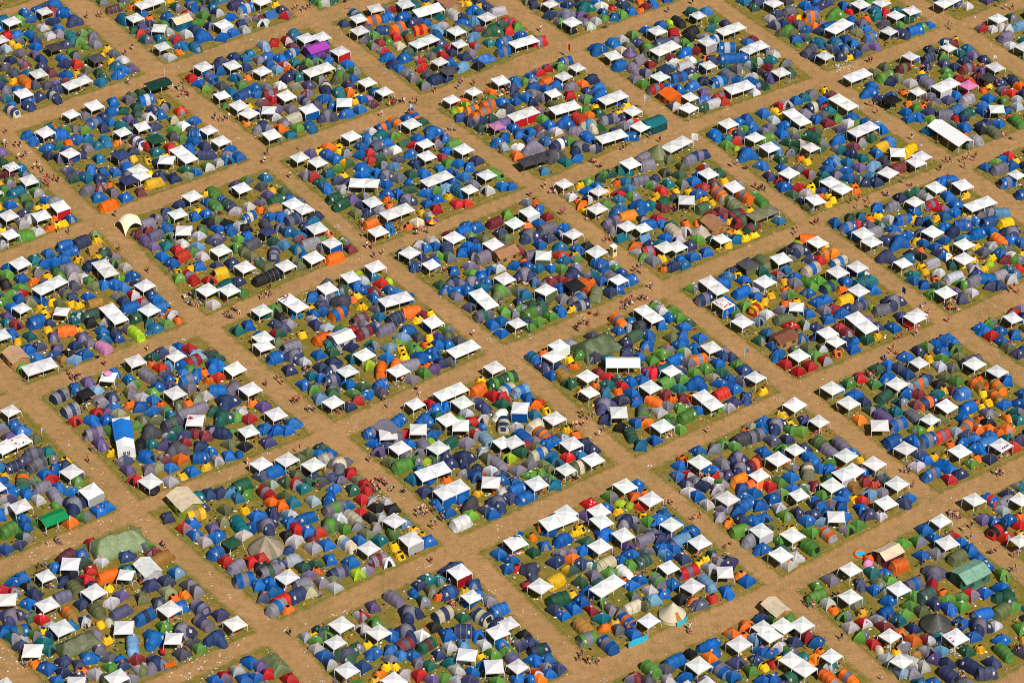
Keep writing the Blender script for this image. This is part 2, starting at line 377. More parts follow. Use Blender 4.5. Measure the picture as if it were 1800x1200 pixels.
def place(kind,name,x,y,rz,c1,c2,ex,s=(1,1,1),z=0,skip=()):
    o=root(name,x,y,rz,z,s); made=[]
    for (n,v,f,ro,pa),me in zip(kind.parts,kind.me):
        if n in skip: made.append(None); continue
        made.append(part(n,me,o if pa is None else made[pa],role_col(ro,c1,c2,ex)))
    return o
class Stuff:                                        # what is past counting: joined into one mesh, colours as an attribute
    def __init__(s): s.V=[];s.F=[];s.Cc=[];s.n=0
    def put(s,parts,x,y,rz,c1,c2,ex,sc_=(1,1,1),z=0,skip=()):
        c,n=math.cos(rz),math.sin(rz); M=np.array([[c*sc_[0],-n*sc_[1],0],[n*sc_[0],c*sc_[1],0],[0,0,sc_[2]]])
        for (nm,v,f,ro,pa) in parts:
            if nm in skip: continue
            v=np.asarray(v,float)@M.T+np.array([x,y,z]); s.V.append(v); s.F+=[tuple(np.add(q,s.n)) for q in f]
            s.Cc.append(np.tile(np.array([*role_col(ro,c1,c2,ex)[:3],1.]),(len(v),1))); s.n+=len(v)
    def raw(s,v,f,col):
        v=np.asarray(v,float); s.V.append(v); s.F+=[tuple(i+s.n for i in q) for q in f]; s.Cc.append(np.tile(np.array([*col[:3],1.]),(len(v),1))); s.n+=len(v)
    def build(s,name,m,label,cat,smooth=True):
        if not s.n: return
        me=bpy.data.meshes.new(name); me.from_pydata(np.concatenate(s.V).tolist(),[],[tuple(int(i) for i in q) for q in s.F])
        a=me.color_attributes.new('Col','FLOAT_COLOR','POINT'); a.data.foreach_set('color',np.concatenate(s.Cc).astype(np.float32).ravel())
        if smooth: me.polygons.foreach_set('use_smooth',[True]*len(me.polygons))
        me.materials.append(m); me.update(); o=bpy.data.objects.new(name,me); C.objects.link(o); tag(o,label,cat,kind='stuff'); return o
# ---------------------------------------------------------------- the field: blocks and lanes
BLOCKS=[(-4,2,[[-139.57,-56.93],[-114.78,-39.67],[-95.01,-66.64],[-120.01,-84.14]]),(-4,3,[[-117.07,-88.18],[-92.0,-70.63],[-71.64,-97.32],[-97.28,-115.28]]),(-4,4,[[-94.36,-119.34],[-68.68,-101.35],[-49.11,-128.51],[-74.87,-146.62]]),(-3,1,[[-132.93,-5.2],[-107.68,12.82],[-88.48,-15.31],[-113.72,-32.86]]),(-3,2,[[-109.55,-37.12],[-84.39,-19.6],[-65.35,-46.48],[-89.8,-64.06]]),(-3,3,[[-87.05,-68.24],[-62.63,-50.73],[-40.66,-76.28],[-66.78,-94.51]]),(-3,4,[[-64.56,-98.46],[-38.25,-80.08],[-19.91,-107.68],[-45.03,-125.63]]),(-2,-1,[[-147.91,79.45],[-122.57,97.5],[-103.15,70.64],[-128.56,52.26]]),(-2,0,[[-124.44,47.88],[-99.96,65.64],[-80.77,37.65],[-105.25,19.7]]),(-2,1,[[-102.58,15.35],[-76.99,33.99],[-58.41,5.39],[-83.93,-12.1]]),(-2,2,[[-80.89,-16.06],[-55.63,1.08],[-34.42,-26.34],[-61.39,-43.51]]),(-2,3,[[-59.3,-47.21],[-31.66,-29.49],[-11.82,-55.64],[-36.66,-73.36]]),(-2,4,[[-33.48,-77.73],[-8.81,-59.99],[8.36,-85.77],[-16.23,-103.93]]),(-2,5,[[-13.15,-108.92],[11.04,-91.09],[31.23,-118.45],[5.93,-136.36]]),(-1,-3,[[-163.18,162.24],[-137.82,180.11],[-118.32,152.99],[-143.71,135.13]]),(-1,-2,[[-140.81,131.12],[-115.41,148.97],[-95.92,122.13],[-121.41,104.36]]),(-1,-1,[[-118.3,101.6],[-94.17,118.37],[-74.08,89.86],[-98.22,73.81]]),(-1,0,[[-96.19,68.34],[-70.84,85.2],[-50.87,58.47],[-77.1,40.58]]),(-1,1,[[-73.13,36.74],[-46.82,54.91],[-28.37,28.04],[-54.6,8.18]]),(-1,2,[[-51.17,4.06],[-25.6,23.49],[-5.01,-3.51],[-30.36,-22.67]]),(-1,3,[[-27.22,-27.24],[-1.42,-7.87],[17.1,-34.64],[-8.27,-52.65]]),(-1,4,[[-4.81,-57.22],[20.94,-39.17],[39.73,-65.18],[12.45,-82.95]]),(-1,5,[[16.01,-87.98],[42.75,-70.56],[60.73,-96.89],[35.49,-114.34]]),(-1,6,[[38.25,-119.68],[63.93,-101.83],[83.43,-129.3],[57.96,-147.17]]),(0,-2,[[-111.36,151.83],[-85.95,169.74],[-66.34,143.05],[-91.86,124.98]]),(0,-1,[[-88.22,120.32],[-63.63,137.83],[-44.88,112.24],[-69.63,93.88]]),(0,0,[[-66.55,89.26],[-41.64,107.62],[-22.48,79.21],[-46.83,63.07]]),(0,1,[[-44.25,58.06],[-18.97,74.76],[1.66,48.79],[-24.91,30.12]]),(0,2,[[-22.1,26.87],[4.13,45.37],[23.33,16.84],[-1.17,-0.73]]),(0,3,[[2.44,-5.32],[27.25,12.47],[45.97,-14.38],[20.89,-32.21]]),(0,4,[[23.71,-36.03],[49.05,-17.89],[66.93,-44.63],[43.21,-62.91]]),(0,5,[[45.98,-67.08],[69.34,-49.06],[89.46,-76.31],[64.45,-94.3]]),(0,6,[[68.0,-98.98],[92.92,-81.17],[112.71,-108.6],[87.48,-126.45]]),(1,-2,[[-81.9,172.6],[-56.55,190.35],[-36.9,163.64],[-62.28,145.92]]),(1,-1,[[-59.35,141.95],[-33.98,159.62],[-14.33,132.49],[-39.71,115.32]]),(1,0,[[-36.46,110.16],[-11.58,127.21],[7.0,101.27],[-17.96,82.34]]),(1,1,[[-14.34,76.54],[10.88,95.75],[29.51,69.62],[5.56,51.93]]),(1,2,[[8.56,47.52],[33.07,65.51],[52.53,36.94],[27.32,19.16]]),(1,3,[[30.89,15.61],[55.7,32.94],[74.65,5.42],[49.43,-10.95]]),(1,4,[[52.55,-14.48],[77.25,1.49],[96.29,-24.92],[70.73,-41.75]]),(1,5,[[73.57,-46.92],[99.74,-29.59],[119.26,-56.57],[93.93,-74.25]]),(2,-1,[[-29.93,162.43],[-4.69,179.77],[14.9,152.68],[-10.29,135.24]]),(2,0,[[-7.36,131.19],[17.79,148.59],[37.06,120.89],[12.26,104.06]]),(2,1,[[15.36,99.16],[40.58,116.14],[59.37,88.64],[33.91,72.62]]),(2,2,[[36.51,68.28],[62.22,84.47],[81.55,56.57],[55.97,39.82]]),(2,3,[[58.79,36.7],[83.03,52.71],[102.84,25.8],[78.39,8.26]]),(2,4,[[81.85,3.5],[107.03,21.6],[126.61,-5.21],[101.01,-22.83]]),(3,0,[[21.8,151.36],[46.88,168.64],[65.86,140.55],[41.01,123.58]]),(3,1,[[44.46,118.69],[68.49,135.14],[87.04,107.94],[63.18,91.22]]),(3,2,[[66.35,87.06],[90.06,103.72],[109.32,77.54],[85.09,60.14]]),(3,3,[[88.28,55.16],[113.55,73.32],[133.41,46.49],[108.12,28.48]]),(4,0,[[50.89,171.42],[76.33,189.39],[95.35,161.4],[69.85,143.3]]),(4,1,[[72.68,139.13],[98.2,157.26],[117.43,129.58],[91.71,111.26]]),(4,2,[[94.64,107.19],[120.35,125.52],[140.13,98.54],[114.62,80.24]]),(5,1,[[102.29,160.17],[128.14,178.74],[147.55,151.3],[121.55,132.52]]),(5,2,[[124.46,128.46],[150.46,147.24],[170.07,120.09],[144.21,101.47]])]
def pt_dist(pts):                                   # signed distance outside the nearest block and which lane we are in
    best=np.full(len(pts),1e9); lane=np.zeros(len(pts)); inner=np.full(len(pts),1e9)
    for i,j,q in BLOCKS:
        q=np.array(q); c=q.mean(0); d=[]
        for k in range(4):
            a,b=q[k],q[(k+1)%4]; n=np.array([(b-a)[1],-(b-a)[0]]); n=n/np.linalg.norm(n)
            if (c-a)@n>0: n=-n
            d.append((pts-a)@n)
        d=np.array(d); sd_=d.max(0); upd=sd_<best; best=np.where(upd,sd_,best); arg=d.argmax(0); lane=np.where(upd,(arg%2==0).astype(float),lane)
    return best,lane
def build_ground():
    fx=np.arange(-125,125.01,.55); fy=np.arange(-112,140.01,.55)
    co=np.array([130,150,190,260,400,700,1200,2200,4000.])
    xs=np.concatenate([-co[::-1],fx,co]); ys=np.concatenate([-co[::-1],fy,co+12])
    X,Y=np.meshgrid(xs,ys); pts=np.stack([X.ravel(),Y.ravel()],1)
    d,lane=pt_dist(pts); wear=np.clip((d+.05)/1.35,0,1); wear=wear*wear*(3-2*wear)
    r=np.random.default_rng(3)
    w0=np.where(d<0,np.clip(.12-.02*d*0,0,1),wear); far=(np.abs(pts[:,0])>126)|(pts[:,1]>141)|(pts[:,1]<-113); w0=np.where(far,.35,w0)
    z=np.where(far,0,.02*np.sin(pts[:,0]*.35+np.cos(pts[:,1]*.23)*2)*np.sin(pts[:,1]*.31))-.02
    nx=len(xs); ny=len(ys); i=np.arange(nx-1)[None]+np.arange(ny-1)[:,None]*nx
    F=np.stack([i,i+1,i+1+nx,i+nx],-1).reshape(-1,4)
    me=bpy.data.meshes.new('ground'); me.vertices.add(len(pts)); me.vertices.foreach_set('co',np.column_stack([pts,z]).astype(np.float32).ravel())
    me.loops.add(F.size); me.loops.foreach_set('vertex_index',F.ravel().astype(np.int32)); me.polygons.add(len(F)); me.polygons.foreach_set('loop_start',np.arange(0,F.size,4,dtype=np.int32))
    me.update(calc_edges=True); me.validate()
    for n,a in (('wear',w0),('lane',lane)):
        t=me.attributes.new(n,'FLOAT','POINT'); t.data.foreach_set('value',a.astype(np.float32))
    me.polygons.foreach_set('use_smooth',[True]*len(F)); me.materials.append(M_GROUND); o=bpy.data.objects.new('ground',me); C.objects.link(o); o['kind']='structure'
build_ground()
BN={(-3,2):'left-edge block with the green canopy',(-3,3):'bottom-left block with the olive tarp',(-3,4):'bottom-edge block with covered tents',(-2,0):'upper left-edge block',
 (-2,1):'block with the pink tunnel tent',(-2,2):'block with the blue-roofed marquee',(-2,3):'block with the camouflage tent',(-2,4):'bottom block with beige-striped tunnels',
 (-1,-1):'top-left corner block',(-1,0):'block with the dark green canopy',(-1,1):'block with the cream shelter',(-1,2):'block left of the brown cabin',(-1,3):'block with the pale blue tunnel',
 (-1,4):'block with the cream bell tent',(-1,5):'bottom block with orange tunnels',(0,-1):'top block with the cream cabin',(0,0):'block with the purple cabin',(0,1):'block with the wood-chip patch',
 (0,2):'block with the brown cabin',(0,3):'block with the ladybird tent',(0,4):'block with the lime sheet',(0,5):'block with the dark tipi',(1,-1):'top-edge block behind yellow tents',
 (1,0):'block with the blue tarp',(1,1):'block with the pink gazebo',(1,2):'block with the white-cross flag',(1,3):'block with the brown ridge roof',(1,4):'block with tan pop-ups',
 (1,5):'lower right-edge block',(2,0):'top block with the teal tent',(2,1):'block with the orange cabin',(2,2):'block left of the marquee',(2,3):'block with the rooftop tent',
 (2,4):'middle right-edge block',(3,1):'top block with the triple gazebo',(3,2):'block with the long marquee',(3,3):'upper right-edge block',(4,1):'top-edge block near the corner',(4,2):'top-right corner block'}
def block_of(x,y):
    best=None
    for i,j,q in BLOCKS:
        q=np.array(q); c=q.mean(0); d=-1e9
        for k in range(4):
            a,b=q[k],q[(k+1)%4]; n=np.array([(b-a)[1],-(b-a)[0]]); n=n/np.linalg.norm(n)
            if (c-a)@n>0: n=-n
            d=max(d,(np.array([x,y])-a)@n)
        if best is None or d<best[0]: best=(d,(i,j))
    return best[1]
def project(x,y,z=0):
    th=R(HEAD['TH']); yy=y+HEAD['YC']; zz=z-HEAD['H']; d=yy*math.cos(th)-zz*math.sin(th); v=yy*math.sin(th)+zz*math.cos(th)
    return 900+HEAD['F']*x/d,600-HEAD['F']*v/d,d
# rope strung on pegs round each block
pegm=MB().tube((0,0,-.05),(0,0,.42),.03,n=5).mesh('peg',M_PAINT)
for (i,j,q) in BLOCKS:
    ps=[project(*p) for p in q]
    if max(p[0] for p in ps)<5 or min(p[0] for p in ps)>1795 or max(p[1] for p in ps)<5 or min(p[1] for p in ps)>1195: continue
    c=np.array(q).mean(0); o=root('rope_fence',*c,0); nm=BN.get((i,j),'sliver of a block beyond the '+('right' if ps[0][0]>900 else 'left')+(' edge' if ps[0][1]<900 else ' bottom corner'))
    tag(o,f'pale rope on pegs along the {nm}','rope','ropes round the tent blocks')
    m=MB(); pegs=[]
    for k in range(4):
        a,b=np.array(q[k])-c,np.array(q[(k+1)%4])-c; n=max(2,round(np.linalg.norm(b-a)/4)); prev=None
        for t in range(n+1):
            p=a+(b-a)*t/n+(rng.normal(0,.06,2) if 0<t<n else 0); zt=.3+rng.uniform(-.06,.04)
            if prev is not None:
                md=(prev[0]+p)/2; m.tube((*prev[0],prev[1]),(*md,.2),.019,n=3).tube((*md,.2),(*p,zt),.019,n=3)
            if t<n and t%2==0: pegs.append(p)
            prev=(p,zt)
    part('rope',m.mesh('rope',M_CLOTH),o,(.55,.45,.26))
    for p in pegs: g=part('peg',pegm,o,(.55,.45,.3)); g.location=(*p,0)
# ---------------------------------------------------------------- read the camp plan (decimetres east, decimetres north, heading)
KINDS='DQPTFSURCGHXpq'; COLOURS='bBnitglevsadkwcyormuph'
DATA=[
(0,0,-1,0,[-979,1146,222,-1003,1129,303,-987,1108,177,-927,1068,316,-1009,1046,22,-983,1046,55,-579,1114,344,-569,1051,223,-758,1125,123,-845,580,227,-786,788,294,-776,904,216,-783,712,123,-688,738,299,-620,717,233,-543,614,246,-175,1091,190,-369,940,351,-384,1007,244,-318,875,223,-353,774,279,-297,799,132,-299,758,314,-225,913,303,-14,655,180,-242,640,202,-103,565,142,-126,610,209,-205,726,304,-292,595,150,-182,655,217,-129,655,282,-506,816,214,188,1131,290,211,1114,267,321,1187,200,306,1080,113,274,1061,223,479,1015,123,330,832,300,37,880,301,6,790,221,165,790,126,35,680,305,14,671,12,3,691,301,33,650,293,125,585,260,459,727,24,214,793,28,606,1160,37,622,1137,331,732,1154,28,721,1068,221,892,1187,232,855,1081,27,578,1024,184,601,1063,236,693,1012,290,673,990,20,881,1012,115,822,876,204,715,848,111,772,748,220,777,725,208,924,753,306,941,800,219,926,774,214,691,712,299,720,685,304,561,790,200,595,722,209,701,602,297,919,1172,59,948,707,139,601,546,205,611,790,155,939,580,61,905,555,133,954,560,215,-778,535,198,-756,535,213,-602,535,43,-942,424,128,-874,440,314,-823,378,35,-851,265,215,-854,229,269,-641,256,132,-738,166,33,-703,157,130,-763,131,41,-641,124,216,-894,96,125,-885,120,116,-547,348,314,-592,386,208,-918,220,132,-726,23,122,-544,437,211,-572,434,40,-451,386,227,-287,526,323,-240,495,138,-163,467,151,-158,429,119,-142,443,301,-92,521,316,-18,487,127,-91,270,182,-141,288,37,-106,211,283,-258,534,312,-358,127,180,-267,153,256,-355,78,120,-339,84,62,-221,149,306,-205,140,131,-308,15,22,-248,127,299,-147,44,52,-101,147,320,-118,149,345,-20,57,47,-19,19,136,-63,279,51,-40,211,34,-81,289,135,-159,283,303,-185,125,4,-46,175,307,345,506,211,161,486,298,142,472,140,95,348,239,50,362,136,72,220,128,29,225,294,162,180,33,331,256,214,358,270,107,309,245,194,284,316,33,51,410,262,52,293,300,87,157,310,193,152,275,279,66,322,265,44,106,189,27,305,306,37,211,302,6,94,420,180,128,-2,487,204,384,372,208,278,362,215,212,53,282,798,307,226,634,325,23,638,516,142,685,414,265,753,400,201,827,400,229,707,344,216,729,321,240,758,297,38,779,284,123,863,372,305,728,180,310,746,166,184,563,123,28,563,61,196,624,122,193,832,33,225,891,14,274,514,189,212,548,113,222,510,4,28,770,2,122,529,79,208,-867,-38,240,-851,-28,306,-880,-44,28,-749,-45,220,-693,-98,207,-664,-119,303,-848,-243,301,-752,-415,34,-730,-423,343,-595,-119,305,-616,-207,74,-637,-195,94,-682,-195,213,-508,-317,312,-571,-359,40,-534,-370,216,-476,-328,198,-763,-366,90,-848,-398,182,-838,-413,154,-802,-430,27,-667,-463,218,-612,-139,299,-778,-378,37,-587,-22,227,-828,-427,349,-571,-101,294,-548,-102,95,-360,-131,306,-339,-45,124,-332,-111,34,-283,-131,312,-250,-159,247,-114,-191,121,-219,-53,227,-130,-15,290,-381,-259,118,-175,-297,40,-134,-271,255,-231,-294,54,-87,-441,221,-113,-15,299,-272,-460,309,-140,-393,146,-59,-385,22,-325,-323,128,-308,-322,224,70,-103,310,206,-155,131,215,-179,185,238,-19,351,296,-15,214,360,-69,115,378,-115,212,384,-143,307,317,-203,305,211,-239,120,241,-286,310,314,-317,215,277,-381,298,306,-434,300,360,-127,326,385,-437,213,206,-421,238,281,-355,129,71,-286,213,5,-396,199,430,-234,222,424,-317,213,207,-405,314,400,-429,124,373,-475,77,461,-17,30,600,-28,206,657,-76,121,744,-15,145,778,-11,205,859,-121,87,770,-227,118,762,-294,256,782,-288,135,694,-340,208,572,-321,314,530,-366,200,513,-362,43,465,-415,220,586,-374,40,655,-442,137,539,-446,133,543,-463,268,575,-468,291,-794,-514,125,-696,-582,28,-783,-640,209,-793,-767,183,-680,-472,307,-522,-506,118,-516,-532,36,-840,-485,195,-676,-686,124,-699,-881,28,-424,-515,249,-457,-881,31,-411,-878,113,-332,-525,112,-300,-557,303,-259,-603,214,-293,-596,291,-173,-823,32,-187,-813,356,-61,-862,120,-6,-617,19,-68,-700,330,-248,-546,122,-404,-659,201,-105,-478,217,-33,-480,25,-291,-823,37,-53,-777,21,-18,-797,34,-393,-873,125,-2,-596,223,-21,-582,37,61,-525,162,53,-561,18,97,-713,302,81,-730,217,205,-645,31,256,-655,309,242,-679,275,190,-658,219,251,-480,112,286,-531,37,375,-648,43,176,-600,212,412,-491,32,56,-866,118,27,-880,317,261,-566,126,55,-832,203,10,-878,25,339,-872,128,388,-813,312,385,-881,135,686,-543,210,728,-553,126,742,-572,199,752,-593,30,761,-610,298,779,-666,43,751,-676,37,577,-670,303,597,-631,310,661,-586,127,597,-697,320,789,-500,285,706,-747,135,722,-779,202,404,-819,256,402,-878,20,-734,-615,301,-890,185,215,-295,-416,230,-41,-845,325,-891,889,146,-906,951,309,-965,996,46,-855,610,115,-468,41,289,-127,-360,46,123,-674,56,153,-466,313,-694,1201,308,-590,1033,161,-624,858,64,-487,929,118,-113,503,32,-116,535,39,-81,552,273,-142,235,12,4,227,344,224,-51,301,333,6,126,543,-488,327,764,-789,315,819,-714,219,-125,933,25,653,151,17,534,142,312,882,-159,211,111,1206,273,382,922,299,636,540,148,467,667,213,887,338,127,822,453,112,687,1161,288,629,1183,25,1017,742,246,878,810,112,997,605,293,941,1202,218]),
(0,0,3,0,[-538,-628,312]),
(0,0,13,0,[795,254,310]),
(0,1,-1,0,[-821,655,101,-801,630,304,-545,576,31,-553,875,55,-555,822,307,-940,552,316,-717,1029,299,-528,968,298,-818,859,140,-349,530,209,-468,516,303,-395,325,130,-422,293,57,-395,279,31,-314,133,305,-386,79,195,-251,193,293,-55,156,125,216,501,125,201,443,220,203,414,43,96,243,223,312,231,309,24,135,113,415,311,351,653,386,92,777,372,133,497,211,333,914,199,291,904,213,303,-582,-222,27,-854,-364,115,-453,-439,209,-463,-425,76,218,-301,357,66,-328,73,72,-344,24,71,-405,91,39,-219,122,115,-328,211,-694,-756,215,-379,-903,45,-951,392,123,-720,2,22,-928,132,42,-814,-72,39,-159,-916,139,-967,893,43,-792,583,304,-237,69,46,36,-400,176,-164,-391,44,-154,-366,290,-617,1154,287,-271,821,107,-138,548,209,627,-886,290,62,540,103,498,373,311,453,16,118,563,-143,215,136,1205,302,443,840,126,347,815,137,312,915,40,642,568,123,806,387,207,481,1180,310,809,682,135,967,1208,239]),
(0,2,-1,0,[-942,1097,60,-968,1018,306,-742,1086,45,-648,1063,34,-553,1085,203,-559,957,218,-585,939,125,-592,625,122,-889,594,38,-706,758,56,-828,595,189,-344,1087,120,-103,1113,227,-439,894,130,-325,848,121,-121,973,302,-101,729,193,-68,575,129,46,1163,196,230,1166,219,437,1085,27,382,864,5,149,827,296,42,785,7,545,1125,219,888,1173,327,680,1029,206,612,958,157,694,968,218,607,990,251,950,946,284,868,929,296,887,918,126,909,940,213,627,1057,139,651,1172,221,882,727,29,755,862,67,725,800,339,651,600,314,915,702,34,930,712,207,-643,516,122,-646,400,12,-696,112,122,-651,138,300,-824,48,127,-280,424,43,-340,104,203,-421,45,218,-70,303,113,-348,43,34,-131,6,130,198,204,319,13,110,287,401,208,210,545,438,305,585,468,313,760,370,6,786,268,317,672,501,261,881,165,23,866,162,65,546,247,325,-832,-19,216,-804,-45,255,-688,-167,22,-591,-136,41,-737,-364,236,-749,-354,219,-501,-430,116,-483,-426,216,-509,-466,314,-387,-90,295,-333,-82,36,-284,-21,239,-124,-70,106,-42,-471,125,-213,-304,230,-330,-384,208,188,-175,29,160,-231,169,370,-50,118,316,-408,150,384,-52,305,134,-311,305,360,-380,287,688,-102,30,714,-34,299,606,-179,120,673,-83,125,719,-114,159,500,-231,194,802,-336,223,684,-321,43,454,-328,115,440,-286,305,819,-430,135,888,-43,310,-819,-571,233,-799,-558,70,-564,-491,203,-715,-650,194,-552,-648,31,-681,-703,40,-559,-700,17,-719,-775,130,-691,-862,30,-602,-846,208,-669,-845,20,-694,-836,36,-764,-804,140,-665,-875,28,-393,-686,85,-231,-849,135,-103,-624,47,-61,-659,11,-147,-657,216,-90,-613,3,-66,-881,45,275,-593,304,245,-520,301,230,-530,215,242,-545,190,392,-740,57,71,-855,314,348,-839,42,379,-833,293,669,-703,306,655,-830,241,441,-794,292,-401,-911,221,-879,395,319,-719,84,36,-696,4,299,-769,-19,39,-678,171,50,-412,-292,213,-583,-45,322,-113,-822,206,-181,-919,134,-1008,943,135,-1019,850,233,-800,732,311,-728,608,16,-678,566,115,-538,227,314,-522,489,303,-279,-193,126,-403,1028,290,-533,915,130,-563,928,41,68,316,218,-200,265,305,-76,98,48,201,-9,296,469,-477,304,466,-284,208,629,-761,119,743,-842,32,-390,1211,215,201,678,202,648,38,292,585,-6,247,862,-286,335,490,521,204,556,1089,35,749,809,45,817,752,47,834,676,224,1027,837,302,971,857,303,1010,814,315,860,794,127,981,558,119,875,1205,219]),
(0,2,9,0,[-607,1131,128,-61,717,38,319,774,122,162,620,226,144,443,310,-832,-444,51,-281,-842,295]),
(0,2,10,0,[-964,1156,216,-494,748,132,267,897,130,536,1080,328,650,990,30,-822,527,220,-663,381,308,-330,506,191,-407,33,24,-244,36,330,-71,261,114,237,87,30,-509,-260,104,-76,-374,237,-302,-384,34,-286,-390,294,-17,-378,212,290,-406,298,-375,-607,40,15,-800,33,-839,-581,220,-649,-344,231,-202,-918,206,-996,895,36,-847,541,219,-868,584,302,-63,-177,222,450,-911,234,-521,1197,313,-617,1077,308,-246,607,309,89,327,307,294,-93,202,-164,1143,226,86,818,288,103,883,174,180,660,35,670,-126,305,638,689,25,616,525,119,802,825,36]),
(0,3,-1,0,[-470,908,39,-226,555,325,711,700,49,-579,287,315,438,53,45,-766,-59,154,-718,-147,212,-596,-74,228,-215,-24,37,686,-140,308,591,-430,318,-177,-503,215,-75,-800,10,382,-784,36,507,-503,148]),
(0,3,0,0,[248,-586,307]),
(0,4,-1,0,[-408,1185,13,-46,1012,306,-426,880,296,-429,668,205,-149,979,310,407,1068,160,416,650,199,748,1114,212,623,758,206,579,804,279,1038,965,358,-872,247,115,-781,56,317,-644,47,8,-487,26,310,-898,50,300,-853,10,39,271,293,133,394,319,314,296,496,303,261,425,141,729,198,219,649,179,39,-609,-296,310,-814,-416,251,-781,-317,302,-279,-57,298,-321,-12,202,-348,-106,121,-126,-220,23,-346,-415,306,-361,-452,121,165,-131,226,288,-143,44,733,-159,59,657,-207,209,840,-282,23,864,-228,295,-730,-794,136,-719,-810,48,-215,-547,319,-119,-645,49,-96,-841,145,-135,-645,300,141,-737,140,577,-628,118,608,-744,221,429,-726,124,451,-832,307,428,-828,355,-618,-621,291,-998,588,299,-1074,1174,151,-691,659,225,-762,703,124,-435,936,210,169,-60,13,-127,1051,117,103,572,130,72,1204,36,519,943,323,648,667,230,593,526,206,671,585,213,795,1142,215,904,972,308]),
(0,4,6,0,[838,1074,302]),
(0,4,9,0,[-773,71,297,-444,79,185,639,193,132,-580,-277,27,490,-849,254]),
(0,4,10,0,[-743,1023,311,-412,990,222,630,615,215,864,-211,133,844,-409,210,-781,-782,135,325,-585,286,-870,-251,135,-523,-915,132,-925,523,115,-999,799,38,-246,-14,323,-213,409,212,144,199,227,670,-782,128,-111,1006,329,669,-179,313,549,748,300,1043,1019,125]),
(0,5,-1,0,[-825,892,295,-813,879,299,-772,1063,97,-736,817,43,-762,753,92,-733,743,113,-372,1182,222,-212,1046,318,-61,691,119,-176,716,221,-42,727,224,170,748,294,377,764,243,515,580,302,694,655,49,-907,424,111,-829,211,112,-748,266,6,-741,243,309,-364,501,225,-430,472,304,-441,302,322,-306,153,355,-185,238,129,-129,166,129,-32,265,310,52,104,35,33,103,38,295,355,30,319,526,221,169,515,354,188,531,294,453,211,212,314,48,134,685,358,25,528,462,131,762,470,133,805,229,184,771,162,35,748,460,232,-629,-53,225,-516,-57,226,-570,-262,71,-511,-207,178,-315,-36,209,-258,-135,42,-309,-157,14,-17,-187,132,-262,-419,290,-376,-399,223,-340,-399,39,-129,-336,35,-321,-309,215,100,-129,319,364,-94,47,185,-119,306,15,-318,140,637,-86,127,631,-203,34,-336,-614,39,-316,-607,43,-299,-766,213,-128,-846,125,122,-550,305,109,-652,141,-442,-257,308,-77,-735,122,-1017,871,25,-1039,885,31,-623,547,324,-738,769,207,34,-578,132,140,-655,38,477,-902,31,-581,812,289,-192,530,34,168,7,298,707,-815,211,118,779,298,372,311,33,627,0,132,437,-1,45,427,918,215,593,619,229,532,641,326,631,378,91,500,1153,293]),
(0,5,9,0,[479,924,44,555,635,139,-941,297,313,-460,238,191]),
(0,5,10,0,[-880,962,116,-693,1154,309,-876,630,209,-21,1084,209,-254,585,26,539,605,250,-834,514,30,-903,498,3,50,87,243,244,377,112,657,516,39,-527,-43,219,614,-203,307,620,-393,28,-793,-539,129,-757,-734,214,-140,-697,291,-241,-807,308,-690,-603,216,-634,1181,25,-249,558,319,175,1202,31,597,1034,34,853,702,23,1027,1111,294]),
(0,5,12,0,[-73,-258,215]),
(0,5,13,0,[130,-611,214]),
(0,5,15,0,[-316,565,220,94,-621,216]),
(0,5,17,0,[-414,17,34]),
(0,6,-1,0,[-644,1091,164,-635,1120,131,-658,686,138,-537,848,204,-398,1171,307,-281,1040,217,-251,1018,287,-410,934,28,-330,769,211,-45,800,228,-123,570,299,226,1123,213,187,1108,39,12,1074,282,415,1102,133,349,1012,216,360,995,267,260,855,130,95,922,302,24,865,124,58,722,47,142,758,222,450,685,239,414,630,34,719,1177,147,868,902,297,817,722,221,868,880,317,965,790,314,792,1080,134,634,727,293,794,764,110,926,570,140,-918,197,137,-902,135,347,-767,178,36,-821,191,294,-889,157,137,-914,113,168,-615,49,127,-505,311,128,-510,284,322,-603,189,289,-487,140,135,-427,90,32,-13,83,106,-303,31,139,-352,303,352,-73,202,214,-8,391,190,143,501,305,69,70,220,46,53,235,176,424,199,174,528,46,31,36,131,285,87,66,297,66,216,243,254,7,456,454,45,89,215,135,418,100,21,190,216,211,758,137,301,815,170,311,554,180,221,542,164,111,531,178,47,-856,-80,29,-561,-87,292,-619,-156,300,-724,-395,301,-438,-430,270,-275,-155,136,-167,-37,222,-153,-98,218,-203,-11,219,-176,-22,41,246,-61,114,262,-41,315,337,-86,310,393,-74,216,317,-98,133,271,-224,38,285,-256,221,320,-336,287,374,-301,131,355,-195,302,288,-195,202,48,-374,21,31,-378,235,357,-297,28,532,-45,216,584,-127,298,628,-131,203,770,-123,129,752,-57,133,770,-347,218,474,-258,119,490,-263,148,456,-309,325,532,-349,152,444,-400,121,513,-434,308,-775,-500,158,-545,-757,296,-620,-849,131,-487,-807,121,-274,-520,124,-68,-485,33,-215,-747,299,-29,-820,297,-9,-817,329,-105,-875,40,-306,-791,142,-22,-885,215,222,-500,134,155,-628,46,190,-610,204,369,-859,203,486,-663,108,448,-485,33,564,-511,128,436,-550,208,634,-554,128,713,-690,37,637,-683,134,690,-693,39,604,-648,287,711,-708,123,630,-707,134,619,-727,207,414,-741,296,436,-741,285,-922,52,351,-1016,1109,310,325,-895,213,-776,1199,136,-714,1086,34,-703,1006,122,-417,694,130,-333,548,73,120,-48,274,487,-527,42,342,309,315,215,359,294,689,-260,315,34,1210,130,627,487,301]),
(0,6,7,0,[246,1040,32,871,957,179,-641,-247,211,729,-25,311,781,-28,355,144,-700,309]),
(0,6,8,0,[-92,773,134]),
